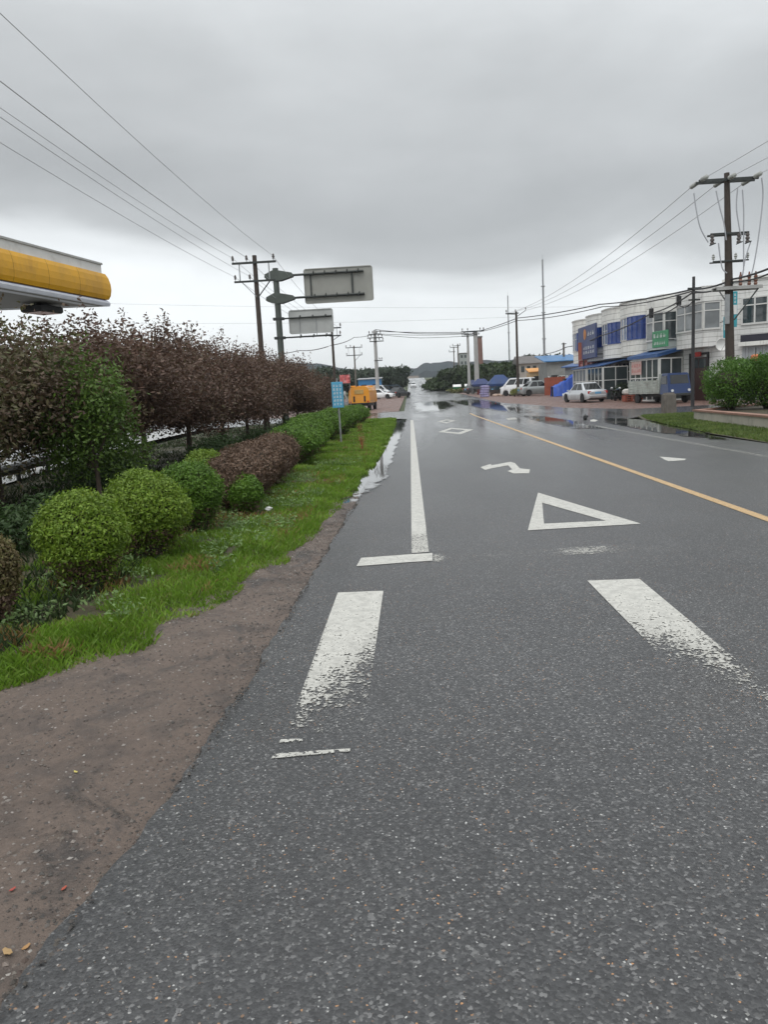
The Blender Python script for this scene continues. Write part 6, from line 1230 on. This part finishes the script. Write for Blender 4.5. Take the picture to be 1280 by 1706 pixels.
# ================================================================== FAR BUILDINGS AND TREES
def block(label, px0, px1, Y, pyt, depth, wall, roofm, rows, cols, rz=0, gable=1.6, name='house', cat='house'):
    x0 = xat(px0, 600, Y); W_ = xat(px1, 600, Y) - x0; t_ = thing(name, label, cat, (x0, Y, h(Y) - .2), rz); z1 = zat((px0 + px1) / 2, pyt, Y) - h(Y)
    mb = MB(); mb.box(0, W_, 0, depth, 0, z1); mb.build('wall', wall, t_)
    if gable: mb = MB(); mb.prismx([(-.4, z1 - .02), (depth + .4, z1 - .02), (depth / 2, z1 + gable)], -.3, W_ + .3); mb.build('roof', roofm, t_)
    else: mb = MB(); mb.box(-.15, W_ + .15, -.15, depth + .15, z1, z1 + .25); mb.build('roof', roofm, t_)
    for i_ in range(rows):
        for j in range(cols): u = W_ * (j + .5) / cols; zz_ = z1 * (i_ + .35) / rows; mb = MB(); mb.box(u - W_ / cols * .28, u + W_ / cols * .28, -.04, 0, zz_, zz_ + z1 / rows * .45); mb.build('window', M_glass, t_)
    return t_
block('beige two-storey house with grey pitched roof behind the orange kiosk', 866, 906, 135, 603, 8, M_bw, M_slate, 2, 4, 0, 1.4)
block('grey tower block rising behind the white concrete poles', 767, 779, 230, 588, 10, mat('tower_grey', (.30, .32, .31), .7, var=.15, scale=.3), M_slate, 5, 2, 0, 0, 'tower_block', 'building')
t_ = thing('chimney', 'reddish brown square chimney right behind the white concrete pole', 'chimney', (xat(800.5, 600, 165), 165, h(165) - .2)); zc = zat(800, 561, 165) - h(165); frustum('shaft', (-.62, .62), (-.48, .48), .6, .48, 0, zc, mat('chimney_brick', (.20, .11, .09), .8, var=.25, scale=1.2), t_, 0); mb = MB(); mb.box(-.56, .56, -.56, .56, zc, zc + .3); mb.build('cap', M_slate, t_)
def fartree(lab, px, pyt, Y, w, m, group, kind='tree', n=2600, zb=None):
    x = xat(px, 620, Y); H_ = max(1.5, zat(px, pyt, Y) - h(Y)); t_ = thing(kind, lab, kind.replace('_', ' '), (x, Y, h(Y) - .2), 0, group); r2 = np.random.default_rng(int(px * 3 + Y)); q_ = random.Random(int(px + Y))
    lb = [(0, 0, H_ * .58, w * .40, w * .40, H_ * .36)] + [(q_.uniform(-.36, .36) * w, q_.uniform(-.3, .3) * w, H_ * q_.uniform(.3, .8), w * .26, w * .26, H_ * .2) for _ in range(8)]
    P_, O = lobes_pts(lb, n, r2, .5, .22); P_ = P_[P_[:, 2] > 0.1]; V, Fc = leaves(P_, w * .07 + .08, .2, None, 3); npmesh('crown', V, Fc, m, smooth=False, parent=t_)
    mb = MB(); mb.tube([(0, 0, -.2), (.1, 0, H_ * .3), (0, 0, H_ * .7)], [.04 * w, .03 * w, .012 * w], 7)
    for l in lb[1:6]: mb.tube([(.05, 0, H_ * .25), l[:3]], [.018 * w, .006 * w], 5)
    mb.build('trunk', M_bark, t_); return t_
wl = {0: 'leftmost', 1: 'second', 2: 'third', 3: 'fourth', 4: 'fifth', 5: 'sixth', 6: 'seventh', 7: 'eighth', 8: 'ninth', 9: 'tenth', 10: 'eleventh'}
for k, (px, py, Y, w) in enumerate([(735, 628, 190, 9), (750, 617, 175, 9), (765, 612, 165, 9), (779, 604, 160, 8.5), (795, 603, 155, 8), (809, 602, 150, 8), (822, 603, 148, 8), (835, 604, 146, 7.5), (848, 605, 142, 7), (858, 610, 138, 6), (741, 634, 160, 7)]):
    fartree('dark bushy tree in the grove right of the far road, ' + wl[k] + (' from the left' if k else ' of them'), px, py, Y, w, M_dgreen, 'dark trees right of the far road')
M_bgreen = leafmat('tree_leaves_bluegreen', [(.05, .075, .045), (.065, .09, .055), (.04, .06, .04)], .6, .2, .2)
for k, (px, py, Y, w) in enumerate([(645, 607, 175, 7), (655, 609, 178, 7), (634, 617, 185, 7)]): fartree('dark green tree behind the left parked cars, ' + ['tallest', 'nearest the far road', 'smallest, by the pale pole'][k], px, py, Y, w, M_bgreen, 'trees behind the left parked cars')
for k, (px, py, Y, w) in enumerate([(538, 607, 170, 9), (551, 609, 160, 8), (566, 612, 165, 8), (580, 617, 175, 8), (600, 611, 190, 9), (612, 615, 195, 9)]): fartree('hazy green tree beyond the blue shed, ' + wl[k] + ' from the left', px, py, Y, w, M_bgreen, 'hazy trees beyond the blue shed')
for k, (px, py, Y, w) in enumerate([(880, 590, 165, 9), (890, 588, 165, 9), (901, 590, 170, 8), (919, 588, 140, 6), (955, 588, 120, 5)]): fartree('grey green tree showing over the house and shed roofs, ' + wl[k] + ' from the left', px, py, Y, w, M_bgreen, 'trees over the right roofs')
M_olive = leafmat('olive_leaves', [(.13, .14, .035), (.18, .18, .05), (.09, .10, .03)], .6, .3, .2)
for k in range(9):
    Y = 132 + k * 20 + k * k * 1.0; xx_ = 9.2 + .02 * k; t_ = fartree('yellow-green roadside bush right of the far road, ' + wl[k].replace('leftmost', 'nearest') + (' up the hill' if k else ' one'), 683 + xx_ / Y * 1281 + 2, 640 - 3 * k ** .5, Y, 4.6, M_olive if k % 2 == 0 or k > 3 else M_dgreen, 'bushes right of the far road', 'bush', 1400); t_.scale = (1, 2.2, .62)
for k in range(8):
    Y = 136 + k * 26; t_ = fartree('olive roadside bush left of the far road, ' + wl[k].replace('leftmost', 'nearest') + (' up the hill' if k else ' one'), 683 - 5.6 / Y * 1281, 632 - 2.0 * k ** .5, Y, 5, M_olive if k % 2 else M_bgreen, 'bushes left of the far road', 'bush', 1400); t_.scale = (1, 2.2, .62)

# ================================================================== DAMP AIR
hm = bpy.data.materials.new('haze'); hm.use_nodes = True; hn = hm.node_tree; hn.nodes.clear(); ho = hn.nodes.new('ShaderNodeOutputMaterial'); pv = hn.nodes.new('ShaderNodeVolumePrincipled')
pv.inputs['Color'].default_value = (.86, .90, .94, 1); pv.inputs['Density'].default_value = .00030; pv.inputs['Anisotropy'].default_value = .2; hn.links.new(pv.outputs[0], ho.inputs['Volume'])
mb = MB(); mb.box(-1560, 1560, -70, 3060, -6, 75); o = mb.build('haze', hm); tag(o, kind='stuff')
